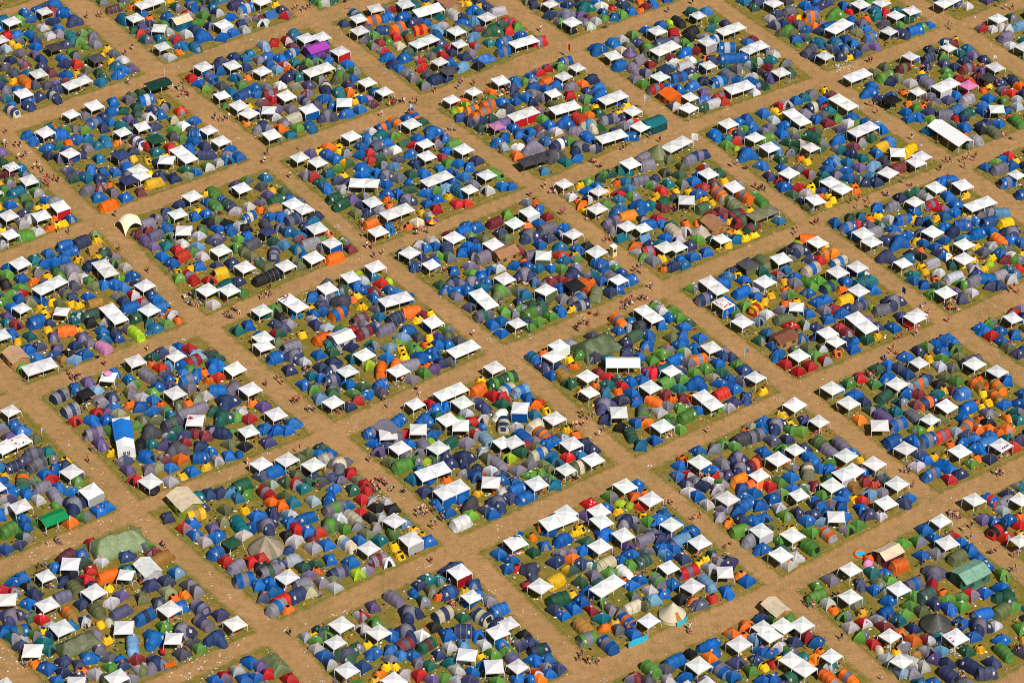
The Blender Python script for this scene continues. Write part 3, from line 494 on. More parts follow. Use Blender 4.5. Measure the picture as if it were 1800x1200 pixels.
(0,6,9,0,[-581,555,120,363,880,210,492,940,135,846,838,22,521,44,108,302,-36,137]),
(0,6,10,0,[-875,1046,216,-997,1023,76,-878,1018,20,-869,687,19,-832,686,33,-641,655,224,-607,838,193,-391,935,46,-282,1001,119,-316,902,315,-347,908,295,-175,848,297,-319,604,292,-229,666,27,98,1091,213,146,795,214,110,645,35,876,631,332,557,660,43,599,640,108,-952,501,290,-918,448,198,-897,467,303,-960,477,205,-574,340,188,-631,320,329,-862,206,282,-771,323,26,-725,233,20,-636,377,214,-587,271,217,-146,473,211,-312,302,345,-136,256,33,-115,252,300,-114,30,132,-77,319,32,228,453,314,257,102,168,117,247,217,264,491,330,323,496,118,17,93,323,408,442,315,327,157,324,903,281,326,498,137,45,924,243,319,777,467,71,851,47,330,-655,-135,76,-592,-207,215,-470,-223,31,-773,-340,324,-792,-398,41,-342,-143,11,-159,-341,297,294,-115,28,62,-394,221,349,-402,117,162,-437,131,483,-415,167,445,-430,45,-702,-488,331,-591,-563,50,-745,-777,124,-292,-781,49,194,-686,111,547,-521,38,524,-734,329,547,-780,335,660,-550,118,792,-711,33,432,-811,305,-880,-280,106,-680,-260,135,-504,508,137,-848,1176,296,498,-37,188]),
(0,7,-1,0,[-964,1040,301,-722,1143,72,-613,1102,290,-752,811,126,33,1180,18,236,1001,205,295,951,224,300,580,210,326,555,199,747,917,32,722,897,131,768,875,225,828,771,24,544,676,132,-618,522,157,-866,113,24,-551,377,305,-492,274,205,-813,108,132,-756,165,233,-569,140,208,-292,395,127,-397,241,280,-388,226,117,-449,224,129,-113,12,25,-53,316,39,-10,315,217,293,535,24,282,6,38,765,419,135,558,417,42,-674,-212,140,-607,-231,169,-574,-191,25,-541,-173,193,-593,-357,216,-631,-227,35,-807,-282,319,-478,-297,50,-472,-471,316,-123,-251,43,-205,-345,230,-343,-324,136,-358,-336,125,-358,-381,112,-376,-437,318,-256,-392,41,348,-111,48,41,-307,306,406,-251,124,52,-351,130,63,-365,31,752,-107,226,783,-49,227,611,-375,301,873,-23,121,-587,-690,290,-548,-673,303,-472,-500,201,-236,-533,127,-286,-648,133,-127,-673,20,210,-707,60,586,-655,19,647,-720,25,-816,162,304,-1029,954,299,-850,906,37,-477,257,131,-546,155,213,-225,121,179,-413,-9,114,349,-893,143,508,246,310,520,-24,127,729,-230,119,330,1207,305,914,34,120,703,1056,311]),
(0,7,9,0,[-429,843,205,-402,-404,139,85,-276,304,546,-24,99,-571,-857,28]),
(0,7,10,0,[-852,691,306,-383,870,127,-449,655,27,-803,140,209,-279,453,314,9,145,141,835,488,188,-658,-155,297,-40,-336,123,769,-82,25,469,-359,316,207,-516,25,173,-725,271,-707,131,42,-163,962,38]),
(0,8,-1,0,[-251,-74,31,-5,-336,318,-248,-631,28]),
(0,9,-1,0,[-960,1074,34,-941,1040,36,-1024,990,312,-784,944,45,-710,732,29,-664,1046,41,-546,1063,300,-691,957,135,-561,570,29,-702,1057,220,-386,1172,352,-143,1080,247,-22,743,256,-16,625,288,-274,681,303,-230,1172,8,158,1077,25,172,1097,127,223,1023,299,477,880,152,86,681,306,529,1108,220,528,966,30,982,1068,298,998,1074,39,1015,1068,275,1010,1003,218,941,1160,213,540,779,20,511,722,28,993,769,303,996,795,128,657,712,215,792,859,217,-910,362,204,-899,377,113,-881,339,309,-606,70,89,-608,297,37,-568,256,130,-536,105,227,-779,191,305,-796,188,95,-706,224,217,-509,355,232,-722,57,79,-493,419,215,-518,403,74,-579,324,311,-320,477,298,-415,395,31,-46,472,308,-172,291,79,-147,307,118,-271,180,221,-26,220,307,-154,386,113,-355,59,125,-328,36,215,321,334,41,307,311,301,446,160,208,207,34,312,267,87,112,233,270,135,182,228,347,454,78,42,436,146,217,555,462,222,782,448,204,703,377,309,843,220,9,915,258,308,884,287,7,829,144,310,776,202,230,907,183,181,-601,-32,222,-494,-340,25,-569,-395,313,-637,-167,312,-463,-207,16,-528,-162,302,-782,-445,307,-830,-467,213,-363,-66,306,-328,-448,124,-101,-430,232,-230,-448,278,-208,-454,212,-17,-426,292,-48,-317,188,-50,-231,351,-78,-211,217,-36,-367,320,-118,-419,24,253,-207,209,370,-196,45,7,-251,321,341,-418,358,326,-394,42,321,-456,307,345,-437,324,293,-422,317,747,-78,295,753,-263,304,677,-354,227,440,-467,20,806,-471,217,-662,-600,145,-635,-700,334,-767,-788,138,-723,-757,316,-642,-865,139,-437,-533,225,-499,-550,216,-424,-856,293,-282,-494,24,-214,-492,291,-322,-566,129,-353,-550,328,-283,-662,222,-234,-761,313,-322,-780,118,-304,-808,214,-82,-831,15,-86,-856,301,-97,-804,210,-44,-797,31,-166,-869,263,-85,-878,226,317,-617,305,220,-673,209,240,-881,288,603,-485,313,444,-607,223,457,-589,298,500,-703,30,758,-754,40,531,-757,211,582,-830,123,635,-849,203,415,-805,62]),
(0,9,2,0,[-671,-744,23]),
(0,9,3,0,[-364,-485,34]),
(0,9,10,0,[-465,732,35]),
(0,10,-1,0,[-922,1046,25,-845,1007,310,-994,973,53,-758,795,311,-546,594,311,-817,620,22,-210,897,43,-198,875,206,-83,973,124,-508,945,31,-488,838,131,-444,711,27,145,1096,141,393,1029,121,332,1018,196,247,875,206,41,860,21,39,821,45,59,800,227,219,701,218,489,676,304,588,1085,296,632,1088,213,717,1091,28,711,990,201,833,787,228,826,806,42,593,815,198,517,982,291,574,748,293,551,929,165,501,691,114,-680,29,41,-392,525,31,-473,433,48,-216,516,51,-248,405,233,-430,348,9,-348,284,119,-397,47,212,-58,211,36,-100,129,297,-261,40,124,29,433,137,118,220,28,92,122,27,56,166,206,116,140,298,185,341,32,5,79,291,429,494,204,258,243,309,846,373,215,877,390,349,710,323,211,512,171,305,893,396,115,559,87,34,867,270,212,483,87,225,910,89,220,-606,-368,104,-558,-140,221,-310,-140,278,-175,-115,49,-156,-322,335,-77,-294,227,-175,-335,216,273,-27,297,266,-191,220,309,-70,128,372,-34,209,38,-290,127,31,-351,209,10,-366,222,343,-309,351,349,-467,221,304,-395,30,815,-211,24,523,-452,316,612,-426,225,-641,-813,195,-587,-877,330,-251,-514,84,-303,-652,26,-37,-694,31,-188,-832,217,-144,-840,17,95,-578,222,216,-575,40,132,-635,204,78,-582,132,333,-600,291,157,-717,110,167,-764,287,54,-852,32,297,-881,136,341,-488,4,509,-645,304,685,-579,130,573,-740,319,609,-804,248,618,-862,285,-866,-386,303,-963,356,320,-745,-12,217,-708,-179,304,-33,-905,215,-1001,831,2,-852,1036,15,-836,736,220,-241,94,224,-435,761,127,-178,269,325,102,-12,33,329,637,216,854,-441,298,252,1193,135,707,535,13,1057,1049,207]),
(0,10,0,0,[41,176,295]),
(0,10,9,0,[646,-813,31]),
(0,10,13,0,[-233,-624,53]),
(0,10,18,0,[-274,779,310,973,827,294]),
(0,11,-1,0,[-620,686,28,-925,848,124,-947,848,305,-576,848,129,-657,661,297,-226,-155,222,-107,-65,149,-623,-830,232,-512,-820,130,208,-881,29,236,-854,133,-485,-911,296,-333,-908,39,-55,-908,313,-474,487,230,-94,-4,130,-166,8,123,414,-521,334,792,-814,142,-88,1202,97,712,577,135,609,740,228,569,1179,310,913,1193,130]),
(0,11,6,0,[-318,-397,225]),
(0,11,10,0,[-1015,918,13,-803,968,37,-298,1023,255,-218,580,212,450,913,139,61,666,231,-754,467,302,-730,256,127,-601,-102,219,-617,-122,41,-515,-659,130,-502,-673,119,-496,-795,42,-845,172,32,-1006,1208,163,-682,767,88,-601,341,29,-737,1056,213,308,450,338,223,1192,212]),
(0,12,-1,0,[-67,921,226,-422,918,305,120,1060,219,362,1034,47,492,902,25,912,685,118,-916,166,27,-706,27,28,-749,49,25,-565,367,133,-532,362,243,-494,347,293,-411,66,119,-51,100,214,139,288,300,733,265,41,748,256,138,497,16,96,502,269,137,-777,-40,131,-451,-301,51,-197,-468,26,-222,-464,225,184,-251,70,739,-131,26,812,-239,202,-696,-650,216,-705,-635,217,-366,-536,299,-403,-613,283,-233,-489,317,-121,-757,205,268,-693,213,19,-779,215,276,-820,49,472,-860,126]),
(0,12,11,0,[-771,-662,311]),
(0,13,-1,0,[-640,701,129,-510,1091,354,-461,848,33,-225,615,217,184,1157,44,325,934,66,358,946,125,479,826,122,11,625,228,112,452,206,-200,-603,23,-142,-777,37]),
(0,14,-1,0,[-661,722,291,-228,1001,121,221,984,39,-177,367,314,-321,-676,110]),
(0,14,10,0,[-549,1108,118,-221,-514,95]),
(0,16,-1,0,[-448,909,48,-321,822,204,-451,691,303,-99,787,237,-71,731,21,-42,822,220,-354,625,210,139,854,132,10,591,110,150,738,226,617,1080,37,1006,847,322,228,288,172,132,422,178,589,266,29,-557,-335,42,-216,-242,39,-28,-412,304,-396,-452,215,-379,-457,199,230,-239,346,204,-438,189,593,-229,299,793,-259,186,810,-257,300,826,-265,201,841,-256,29,-723,-503,317,97,-595,140,345,-774,313,368,-757,84,41,-878,220,306,-828,31,626,-787,213,608,-774,14,459,-848,303,469,-833,224]),
(0,16,17,0,[44,-187,351]),
(0,17,-1,0,[-1028,1040,111,-756,1046,279,-650,753,32,-638,875,208,-658,620,205,-702,625,136,-874,929,211,-12,1099,30,-6,1057,283,-237,1035,211,-180,913,70,-127,990,35,-141,962,305,-482,1012,358,-471,794,126,-189,630,318,-273,580,303,-273,600,111,115,811,191,418,787,203,575,1108,72,768,1131,296,524,771,316,890,870,353,911,859,14,990,821,219,954,591,212,828,514,307,-614,274,208,-549,180,38,-141,410,282,-102,429,120,-85,429,217,-237,171,225,-283,27,289,282,472,35,201,462,314,273,381,120,89,261,39,510,506,341,541,482,153,562,242,118,642,359,220,921,216,304,708,44,35,583,36,297,848,11,128,-745,-234,49,-709,-213,21,-627,-393,323,-613,-82,132,-449,-227,317,-568,-28,141,-511,-111,142,-768,-395,79,-33,-162,133,-16,-169,288,-142,-189,317,-67,-235,12,-268,-376,11,-245,-405,29,-243,-423,42,-247,-445,218,168,-111,45,190,-135,123,93,-332,129,215,-460,145,479,-71,216,498,-95,311,521,-78,205,605,-111,285,729,-389,114,844,-305,35,577,-448,218,427,-408,215,-741,-740,318,-676,-621,197,-460,-601,213,-420,-600,299,-680,-644,305,-811,-673,128,-403,-595,114,-352,-518,117,-248,-477,135,-142,-869,212,-376,-868,186,-342,-879,209,829,-511,226,802,-542,42,563,-796,208]),
(0,17,9,0,[-259,979,32,-186,946,25,-456,1018,113,-457,924,313,236,712,56,-681,135,122,294,-381,120,-238,-730,36,38,-866,115,554,-747,298]),
(0,17,10,0,[-682,1023,211,-668,1125,123,-466,1121,346,-75,1001,123,1,1091,23,53,753,308,435,645,174,367,550,136,71,913,191,54,897,203,961,1069,204,-884,138,248,-664,113,123,-378,520,206,566,530,121,483,197,305,804,412,139,896,79,68,-264,-175,357,-60,-271,114,-359,-403,117,343,-385,159,548,-61,118,-681,-559,297,-794,-673,306,-442,-872,108,-534,-519,309,-315,-528,210,716,-537,43,728,-681,132]),
(0,17,18,0,[126,-717,301]),
(0,18,-1,0,[-268,1012,123,-134,585,40,277,1157,40,156,1109,295,371,979,243,315,957,152,277,929,307,51,686,220,658,625,225,895,1010,88,488,1025,219,-701,467,294,-961,526,237,-882,43,42,-673,337,198,-693,327,305,-298,282,305,-251,144,36,-160,75,338,361,486,37,382,491,32,372,391,315,391,405,208,396,386,127,66,386,216,87,182,316,10,274,134,70,177,301,102,175,38,576,92,246,904,245,70,593,22,31,-552,-293,122,-519,-275,110,-537,-266,131,151,-98,207,265,-159,215,293,-172,195,24,-303,126,700,-159,139,695,-188,203,761,-147,29,503,-408,19,587,-396,288,-579,-578,325,-582,-833,241,-323,-548,300,585,-757,300,461,-783,115,-752,-634,36,-920,895,207,-444,997,212,511,918,238,736,609,24,930,881,296]),
(0,18,5,0,[589,681,312]),
(0,18,9,0,[-979,929,27,676,640,94,-582,-340,20,648,-787,126]),
(0,18,10,0,[-889,864,35,-520,1108,51,-252,1143,40,-405,816,319,-70,1068,208,-777,482,1,-391,307,33,188,-878,48,-489,780,35,-144,639,285,-115,324,123,79,1176,131,631,813,31]),
(0,19,-1,0,[-964,968,317,-762,912,31,-909,854,49,-750,722,132,-373,962,47,143,1120,194,929,962,43,676,671,227,-901,70,119,-810,6,15,-759,6,21,-660,288,219,800,139,301,-800,-28,279,-727,-378,43,-692,-209,21,-642,-366,38,-586,-300,71,-136,-87,170,-224,-318,345,-621,-683,43,-487,-518,115,-326,-635,144,-220,-710,115,-122,-878,317,-389,-849,29,187,-564,34,771,-496,211,-851,-279,214,-870,-343,104,-925,333,302,-983,607,33,-460,457,133,120,-484,135,-459,756,257,-388,600,230,-300,442,207,-78,223,228,633,56,278,380,820,17,664,553,306,889,428,114,938,904,315,985,1183,219]),
(0,21,-1,0,[-787,-57,126]),
(1,0,-1,0,[-708,1114,221,-938,667,303,-924,647,343,-896,620,143,-786,889,318,-842,650,237,-616,645,230,-525,589,216,-622,620,26,-583,902,192,-954,791,317,-79,1143,312,-467,951,44,-401,951,40,-331,929,132,-371,800,315,-249,957,294,-20,785,128,-27,640,304,-281,655,26,-355,600,37,-338,580,124,-291,625,219,-194,600,305,175,1174,140,246,1137,202,292,1172,11,17,1040,320,402,1137,291,311,843,121,448,869,61,380,796,316,7,867,30,68,832,211,28,800,45,72,701,127,493,743,122,476,560,54,441,712,135,824,1130,224,793,732,46,881,696,29,665,732,44,532,701,312,524,671,118,729,645,21,516,550,29,608,564,31,-779,448,112,-728,448,120,-837,236,234,-821,248,214,-621,233,224,-719,167,51,-690,193,325,-571,225,202,-523,343,22,-571,395,123,-489,321,21,-419,445,21,-431,386,15,-352,482,30,-235,462,295,-168,530,36,-215,461,212,-283,166,28,-35,44,210,-55,191,282,-83,150,133,120,279,30,351,462,123,196,396,297,86,87,21,440,128,109,239,14,43,514,486,118,602,364,204,819,507,298,833,424,114,803,353,329,605,175,111,590,80,303,677,36,218,839,27,294,864,23,308,896,263,213,920,308,308,760,-5,65,939,301,32,-835,-53,60,-833,-263,117,-617,-175,42,-718,-231,53,-692,-231,124,-755,-143,19,-578,-78,235,-129,-202,283,-139,-39,43,-17,-396,293,-399,-259,291,-418,-254,298,-374,-242,110,205,-124,220,320,-24,48,333,-366,57,28,-168,26,58,-299,229,225,-119,30,421,-251,54,407,-460,103,467,-45,331,652,-111,338,690,-53,236,755,-36,22,591,-159,314,681,-158,156,679,-286,37,845,-187,130,810,-276,214,782,-309,64,464,-385,131,430,-441,112,549,-429,30,874,-187,233,865,-6,215,-801,-496,40,-766,-703,235,-796,-653,150,-718,-852,231,-657,-830,103,-481,-539,144,-405,-839,226,-363,-503,29,-154,-824,223,-214,-817,319,-100,-777,200,-136,-550,298,-386,-654,219,-380,-673,106,-190,-777,44,240,-494,307,114,-574,122,193,-586,229,190,-775,208,395,-498,50,405,-568,309,292,-524,122,242,-568,198,342,-673,17,110,-697,213,34,-833,49,267,-875,150,673,-521,203,690,-713,26,813,-496,311,483,-499,127,475,-795,157,-525,-711,294,-886,19,29,-418,-489,123,-55,-682,303,-978,829,109,-803,544,7,-122,-454,31,-511,838,141,239,-94,19,649,-888,212,66,645,34]),
(1,1,-1,0,[-538,951,209,-808,515,229,-632,34,307,-414,334,118,-370,365,267,-82,354,31,220,477,45,46,219,229,89,284,299,392,192,305,681,521,142,604,211,294,162,-155,188,-818,-720,28,-792,923,302,266,-505,301,-671,1002,69,-228,348,10,-270,507,52,22,1015,144,833,313,142,921,986,212]),
(1,2,-1,0,[-903,1007,298,-897,929,153,-947,946,38,-757,1074,25,-593,919,50,-698,696,118,-476,1142,125,-68,1178,212,-50,1154,214,-448,875,140,-404,848,124,-238,930,308,-133,875,139,-95,957,213,-144,1007,107,-83,717,22,-185,565,36,77,1120,149,115,1166,135,254,1012,46,214,727,319,439,670,28,356,901,308,638,1160,314,662,957,287,845,984,199,-624,424,140,-790,126,196,-512,233,122,-497,175,318,-312,501,299,-269,400,313,-383,350,27,-174,224,322,-21,330,34,253,293,322,327,288,123,177,143,224,59,121,320,24,50,119,295,223,305,690,501,212,661,353,218,623,216,315,731,448,205,688,307,150,844,198,148,808,123,197,605,92,225,540,36,39,-817,-344,245,-615,-42,213,-555,-273,323,-313,-69,114,-49,-195,38,-145,-425,124,-111,-333,297,-4,-439,227,-417,-382,49,-103,-351,296,55,-80,37,202,-40,179,404,-167,357,380,-182,314,382,-418,99,404,-90,117,122,-297,292,747,-378,303,773,-272,312,491,-309,299,645,-452,47,844,-102,138,-760,-679,42,-574,-659,294,-460,-730,122,-392,-478,21,112,-606,231,71,-600,141,67,-717,45,298,-704,289,350,-604,248,29,-794,33,257,-534,10,375,-496,214,494,-483,120,556,-655,8,587,-483,286,517,-481,95,-623,-588,113,-641,-908,26,-667,-665,209,-913,395,324,-526,-302,95,-943,917,122,-935,806,318,-732,702,33,-784,513,117,-794,691,203,-669,524,44,-252,-38,210,-545,1201,209,673,-843,216,-297,1066,12,0,839,38,485,401,229,695,69,112,402,944,10,513,879,17,761,333,298,914,65,92,690,1080,316,768,1055,27,679,1203,203,499,1204,145,707,1205,315]),
(1,3,-1,0,[-78,1035,334,-503,999,33,691,560,333,619,580,22,-124,482,320,-194,6,307,-555,-44,86,-331,-171,111,224,-694,289,666,-813,226,601,-861,113]),
(1,4,-1,0,[-355,-910,223,-91,-909,31,-684,606,117,-635,292,209,465,184,139,1013,1197,117]),
(1,5,-1,0,[-979,571,232,437,-573,28,394,534,207,555,898,20,585,501,104,657,1194,32,1023,776,220]),
(1,6,-1,0,[-848,947,230,-91,-233,304,13,-550,39,-134,519,324,799,-760,111,785,-634,17]),
(1,7,-1,0,[465,984,39]),
(1,10,-1,0,[-651,-777,29,-854,878,202,-637,1142,195,-74,492,218,400,-119,222,351,-346,37,698,-887,221,-213,1185,225]),
(1,11,-1,0,[-793,161,215,-1053,1031,305,-385,773,22,-59,527,116,-368,571,300,-23,291,135,145,-54,319,142,10,129,-145,1178,288,-9,761,214,146,1181,297,545,545,128,536,1181,200,762,1088,320]),
(1,18,-1,0,[-947,1137,26,282,419,36,746,-186,290,616,710,114]),
(1,19,-1,0,[-427,-193,133,-695,-296,29,-735,-124,29,413,-897,116,850,-504,39,733,998,53]),
(2,0,-1,0,[-948,1167,302,-784,752,127,-923,1129,264,-875,668,93,-612,669,85,-257,1112,128,-222,1112,290,-102,1084,118,-492,956,300,-216,952,309,-323,741,286,-285,549,49,205,1010,46,394,664,37,466,695,43,350,972,314,217,922,309,43,840,123,88,846,123,172,838,312,175,817,140,359,847,297,146,659,216,873,757,304,630,644,125,-641,347,222,-184,26,283,-66,347,299,-88,338,296,861,328,124,833,506,291,-614,-333,239,-414,-54,123,-227,-132,127,-301,-447,354,777,-158,304,783,-197,300,-478,-580,319,83,-548,307,590,-725,125]),
(2,0,9,0,[411,1021,315]),
(2,1,-1,0,[-642,994,217,-786,644,27,-797,1101,223,-443,1043,35,-393,695,32,-153,1036,207,750,1135,28,623,1010,223,658,1010,214]),
(2,2,-1,0,[-951,771,54,-153,868,301,-261,628,134,159,868,110,839,950,131,996,864,221,-404,430,296,-367,383,312,817,333,318,-492,-269,81,-22,-752,324]),
(2,2,0,0,[-101,-677,303]),
(2,2,14,0,[-369,836,182]),
(2,3,-1,0,[-76,1095,82,-154,1058,34,-100,917,143]),
(2,4,-1,0,[-343,820,30,-522,-439,115]),
(2,7,-1,0,[-656,-718,215]),
(2,9,-1,0,[899,648,223,-353,-597,291]),
(2,10,-1,0,[242,911,223,116,841,139,124,679,80,341,578,307,-801,475,315,-859,432,308,714,418,293,-778,-412,118,388,-548,313]),
(2,11,-1,0,[-167,884,39]),
(2,12,-1,0,[-627,-304,185]),
(2,13,-1,0,[-19,-217,130]),
(2,19,-1,0,[-677,305,217]),
(3,0,-1,0,[432,948,97,458,948,274,228,659,272,822,1059,292,649,1074,298,-823,288,118,-813,269,304,-683,95,120,-845,50,125,161,226,224,211,177,305,251,355,119,415,141,307,837,354,273,860,183,81,-508,-150,90,-523,-335,274,-196,-238,321,-397,-372,303,284,-64,308,19,-281,214,9,-421,299,23,-439,125,385,-458,309,644,-292,302,802,-297,122,501,-338,215,-20,-719,123,251,-840,127,742,-729,113,-629,95,297,-337,-494,118,-1057,1065,307,378,168,95,388,107,212,479,855,222,910,-30,124,966,460,113,1064,1114,21]),
(3,0,2,0,[332,877,115,504,-462,207,-578,-736,134]),
(3,0,3,0,[410,861,125]),
(3,0,4,0,[39,-57,38]),
(3,0,7,0,[-771,-767,286]),
(3,0,9,0,[-549,1145,312,-445,970,136,435,992,93]),
(3,0,10,0,[-661,1157,212,-601,877,220,-739,557,26,-815,709,128,-17,1014,128,-17,975,302,107,939,118,729,1031,305,624,349,297,729,374,114,938,498,117,-561,-119,301,-234,-265,118,656,-245,125,702,-288,303,699,-380,128,-427,-647,113,150,-801,34,323,-858,41]),
(3,0,13,0,[-721,792,298]),
(3,0,14,0,[-491,383,139]),
(3,0,16,0,[-252,693,126,-192,734,26,-310,76,311,181,-745,214]),
(3,0,17,0,[791,-445,221]),
(3,1,-1,0,[-935,467,131,-1047,1096,130,-904,677,332,-601,1188,127,-101,468,221,-63,1123,29,510,618,17,721,241,316]),
(3,2,-1,0,[-587,592,269,-264,1059,274,-794,299,133,-208,59,310,-834,-359,121,-617,-723,308,-342,-685,131,-76,-769,269,-766,226,308,-1049,977,296,-897,833,291,-570,1162,300,-532,812,317,-119,274,12,709,-851,49,673,-871,216,731,-867,276,-198,1090,113,305,1006,110,889,366,114,512,1171,303,794,1046,230]),
(3,2,5,0,[-531,420,221,-578,-243,305,42,-812,292]),
(3,2,10,0,[360,592,293,346,120,303,124,103,298,-312,-93,125,-311,-119,115,-277,-628,299]),
(3,2,13,0,[-722,637,219,91,632,317]),
(3,2,14,0,[-904,802,219,-980,752,222,592,766,125,-14,-245,177,-47,-736,227]),
(3,2,16,0,[715,-182,306]),
(3,3,-1,0,[1039,1076,125,915,396,100,-43,-285,207,-591,-802,188,274,-549,303,311,-654,211]),
(3,3,0,0,[15,-150,125]),
(3,3,16,0,[705,-130,127]),
(3,4,-1,0,[635,172,305,-445,-512,31,-896,1031,28,-756,682,222,-519,158,144,-849,1207,145,-256,657,148,-65,126,211,265,-93,114,-199,1154,12]),
(3,4,10,0,[-320,1119,215]),
(3,5,-1,0,[-205,973,127,372,1126,225,809,1111,33,893,745,310,-751,72,126,-667,67,131,-334,445,123,-320,422,134,-197,475,113,-106,-300,141,-12,-296,296,202,-273,15,642,-166,315,534,-387,299,210,-601,129,74,-695,120,658,-685,129,431,-874,124,-442,441,308,-665,1188,43,216,8,313,358,412,301,581,657,56]),
(3,5,6,0,[-30,-132,129,-5,-113,124,263,-244,114]),
(3,5,16,0,[-814,-394,3]),
(3,5,18,0,[-133,-802,135]),
(3,6,-1,0,[-113,632,127,-899,322,100,-556,420,212,-563,464,212,467,437,31,31,77,134,-183,-357,122,266,-130,131,299,-222,311,-820,-524,312,215,-858,216,370,-526,294,483,-687,122,483,-567,221,-232,-905,207,-32,528,232,764,-819,210,492,654,302,947,226,313,742,1188,2,986,712,29]),
(3,6,2,0,[573,159,310]),
(3,6,7,0,[744,880,308,-190,-538,26]),
(3,6,9,0,[405,59,211]),
(3,6,10,0,[224,-214,357,232,-651,34,118,-786,117]),
(3,7,-1,0,[935,674,33,418,415,41,457,235,209,151,133,173,-695,-671,35,-622,-887,194,718,-591,133,772,-723,312,-822,-694,29,-96,1056,227,82,771,42,485,60,113]),
(3,7,6,0,[521,-296,41]),
(3,7,14,0,[112,-361,121,494,-373,0]),
(3,8,-1,0,[-665,14,219]),
(3,9,-1,0,[-122,1123,41,-29,1133,119,347,922,289,396,780,124,766,231,301,803,190,295,614,-838,243]),
(3,10,-1,0,[431,883,32,251,583,139,258,557,115,571,1133,127,1004,1031,136,826,855,36,897,792,309,849,740,271,-677,358,121,-659,321,306,-371,294,295,-224,28,305,-51,253,302,243,503,113,66,345,123,886,195,124,836,176,309,662,89,290,-558,-215,119,-537,-201,304,-754,-439,28,-388,-24,122,-179,-79,119,-24,-349,218,-148,-303,203,687,-222,209,535,-317,41,556,-303,32,813,-451,125,-713,-689,120,-443,-614,140,-187,-692,46,216,-546,299,-919,24,121,-634,-107,47,-333,-658,115,-809,1196,17,184,185,50,39,258,107,804,-67,118,670,331,302,930,545,301]),
(3,10,0,0,[118,119,315,-372,-713,319,640,-658,124]),
(3,10,2,0,[-409,787,221,189,719,298,-407,375,307,-436,262,180,-333,124,128,626,101,129,-779,-166,314,-755,-206,306,82,-87,40,-492,-716,222,-485,-749,47]),
(3,10,5,0,[-51,72,302,412,-276,121,-388,-628,122]),
(3,10,6,0,[-291,-468,301]),
(3,10,11,0,[185,362,305]),
(3,10,14,0,[-314,-341,120]),
(3,10,16,0,[614,1116,121,773,-250,330]),
(3,10,18,0,[-215,-596,123]),
(3,10,19,0,[-709,-269,119]),
(3,11,-1,0,[-479,291,314,389,-286,125,-939,190,216,-457,353,24,-336,159,162,-69,-462,337,983,522,39]),
(3,11,2,0,[600,976,319]),
(3,11,10,0,[-795,-354,317,-804,-326,118]),
(3,12,-1,0,[341,1093,213,366,1055,311,-433,195,307,-454,181,129]),
(3,12,11,0,[228,39,118]),
(3,12,17,0,[790,-525,136]),
(3,13,-1,0,[-84,-506,304,180,-628,36]),
(3,14,-1,0,[-428,724,308,299,334,213,39,-249,138,-261,-494,224,151,-606,128,190,-713,125]),
(3,14,0,0,[544,213,309,598,240,309,-10,-147,136,45,-328,301]),
(3,14,2,0,[-108,-729,307]),
(3,14,3,0,[-267,-560,43]),
(3,15,-1,0,[711,620,307,763,607,312,-679,498,296,-530,199,120,918,360,120,601,119,302,68,-651,132]),
(3,15,17,0,[436,90,143]),
(3,15,21,0,[-518,-485,297]),
(3,16,-1,0,[70,861,127,-789,24,280,-262,360,304,-180,81,289,-337,1,309,216,387,296,133,162,42,898,302,32,545,308,91,-228,-93,359,-203,-85,352,-59,-150,313,244,-182,231,378,-396,131,402,-407,123,-646,-637,297,621,-613,120,486,-876,217]),
(3,16,10,0,[-286,1099,297,-235,1065,319,-79,756,116,-48,776,123,-56,746,126,-227,709,220,392,456,210,438,449,41,190,50,209,327,-59,294,51,-273,217,514,-535,34,518,-877,39]),
(3,16,17,0,[-189,1059,119]),
(3,16,21,0,[-968,861,36]),
(3,17,-1,0,[330,1042,184,131,719,36,-604,253,140,361,-158,306,-364,-698,305]),
(3,17,10,0,[55,1014,106,285,834,297,413,808,127,-583,186,38,252,270,108,786,424,304,-559,-66,310,-405,-432,38,727,-277,305,283,-626,122]),
(3,18,-1,0,[-32,364,132,-718,-593,321,-172,1207,105,736,548,125]),
(3,18,5,0,[427,368,128,446,350,318,417,390,124]),
(3,18,7,0,[783,910,127]),
(3,18,10,0,[-478,814,113,911,910,304,-271,59,131,-263,19,134]),
(3,18,11,0,[-822,1145,296,-168,-802,131]),
(3,18,16,0,[405,-353,317]),
(3,19,-1,0,[-430,-910,33,6,-841,215,-18,701,299,634,-226,39]),
(3,20,-1,0,[-718,-25,48]),
(3,21,-1,0,[-205,1020,198,-747,106,294,-447,407,129,89,-111,38,562,-408,218,-565,-594,307,112,-759,34]),
(3,21,16,0,[573,261,120,803,-134,40,840,-143,29,833,-168,204,-699,-729,37]),
(4,0,-1,0,[-631,1035,31,-155,676,280,173,985,47,105,707,115,451,595,144,709,822,122,240,413,299,714,300,136,-519,-80,280,-159,-59,288,-148,-235,126,320,-131,108,-559,-787,40,150,-536,41,310,-805,210]),
(4,2,-1,0,[-898,1097,28,-362,733,135,129,620,29,-729,516,25,-546,307,319,-240,519,140,-198,439,147,-73,173,124,32,321,29,112,197,126,23,198,239,687,252,232,926,332,195,525,275,32,684,109,292,-491,-183,288,-721,-459,297,-381,-51,211,-81,-339,304,-23,-456,319,159,-191,152,380,-338,123,381,-368,35,449,-248,287,-788,-737,57,-462,-787,225,-516,-771,33,-161,-730,44,-166,-770,210,30,-624,196,676,-631,285,734,-759,155]),
(4,2,10,0,[-400,-514,199]),
(4,4,-1,0,[150,1149,36]),
(4,5,-1,0,[-38,1058,125,-494,-228,35,785,-689,214]),
(4,5,2,0,[-256,-826,204]),
(4,6,-1,0,[667,1126,124]),
(4,7,-1,0,[-342,876,18,273,985,279,563,1052,99,-408,106,138,-21,144,152,-297,-512,147]),
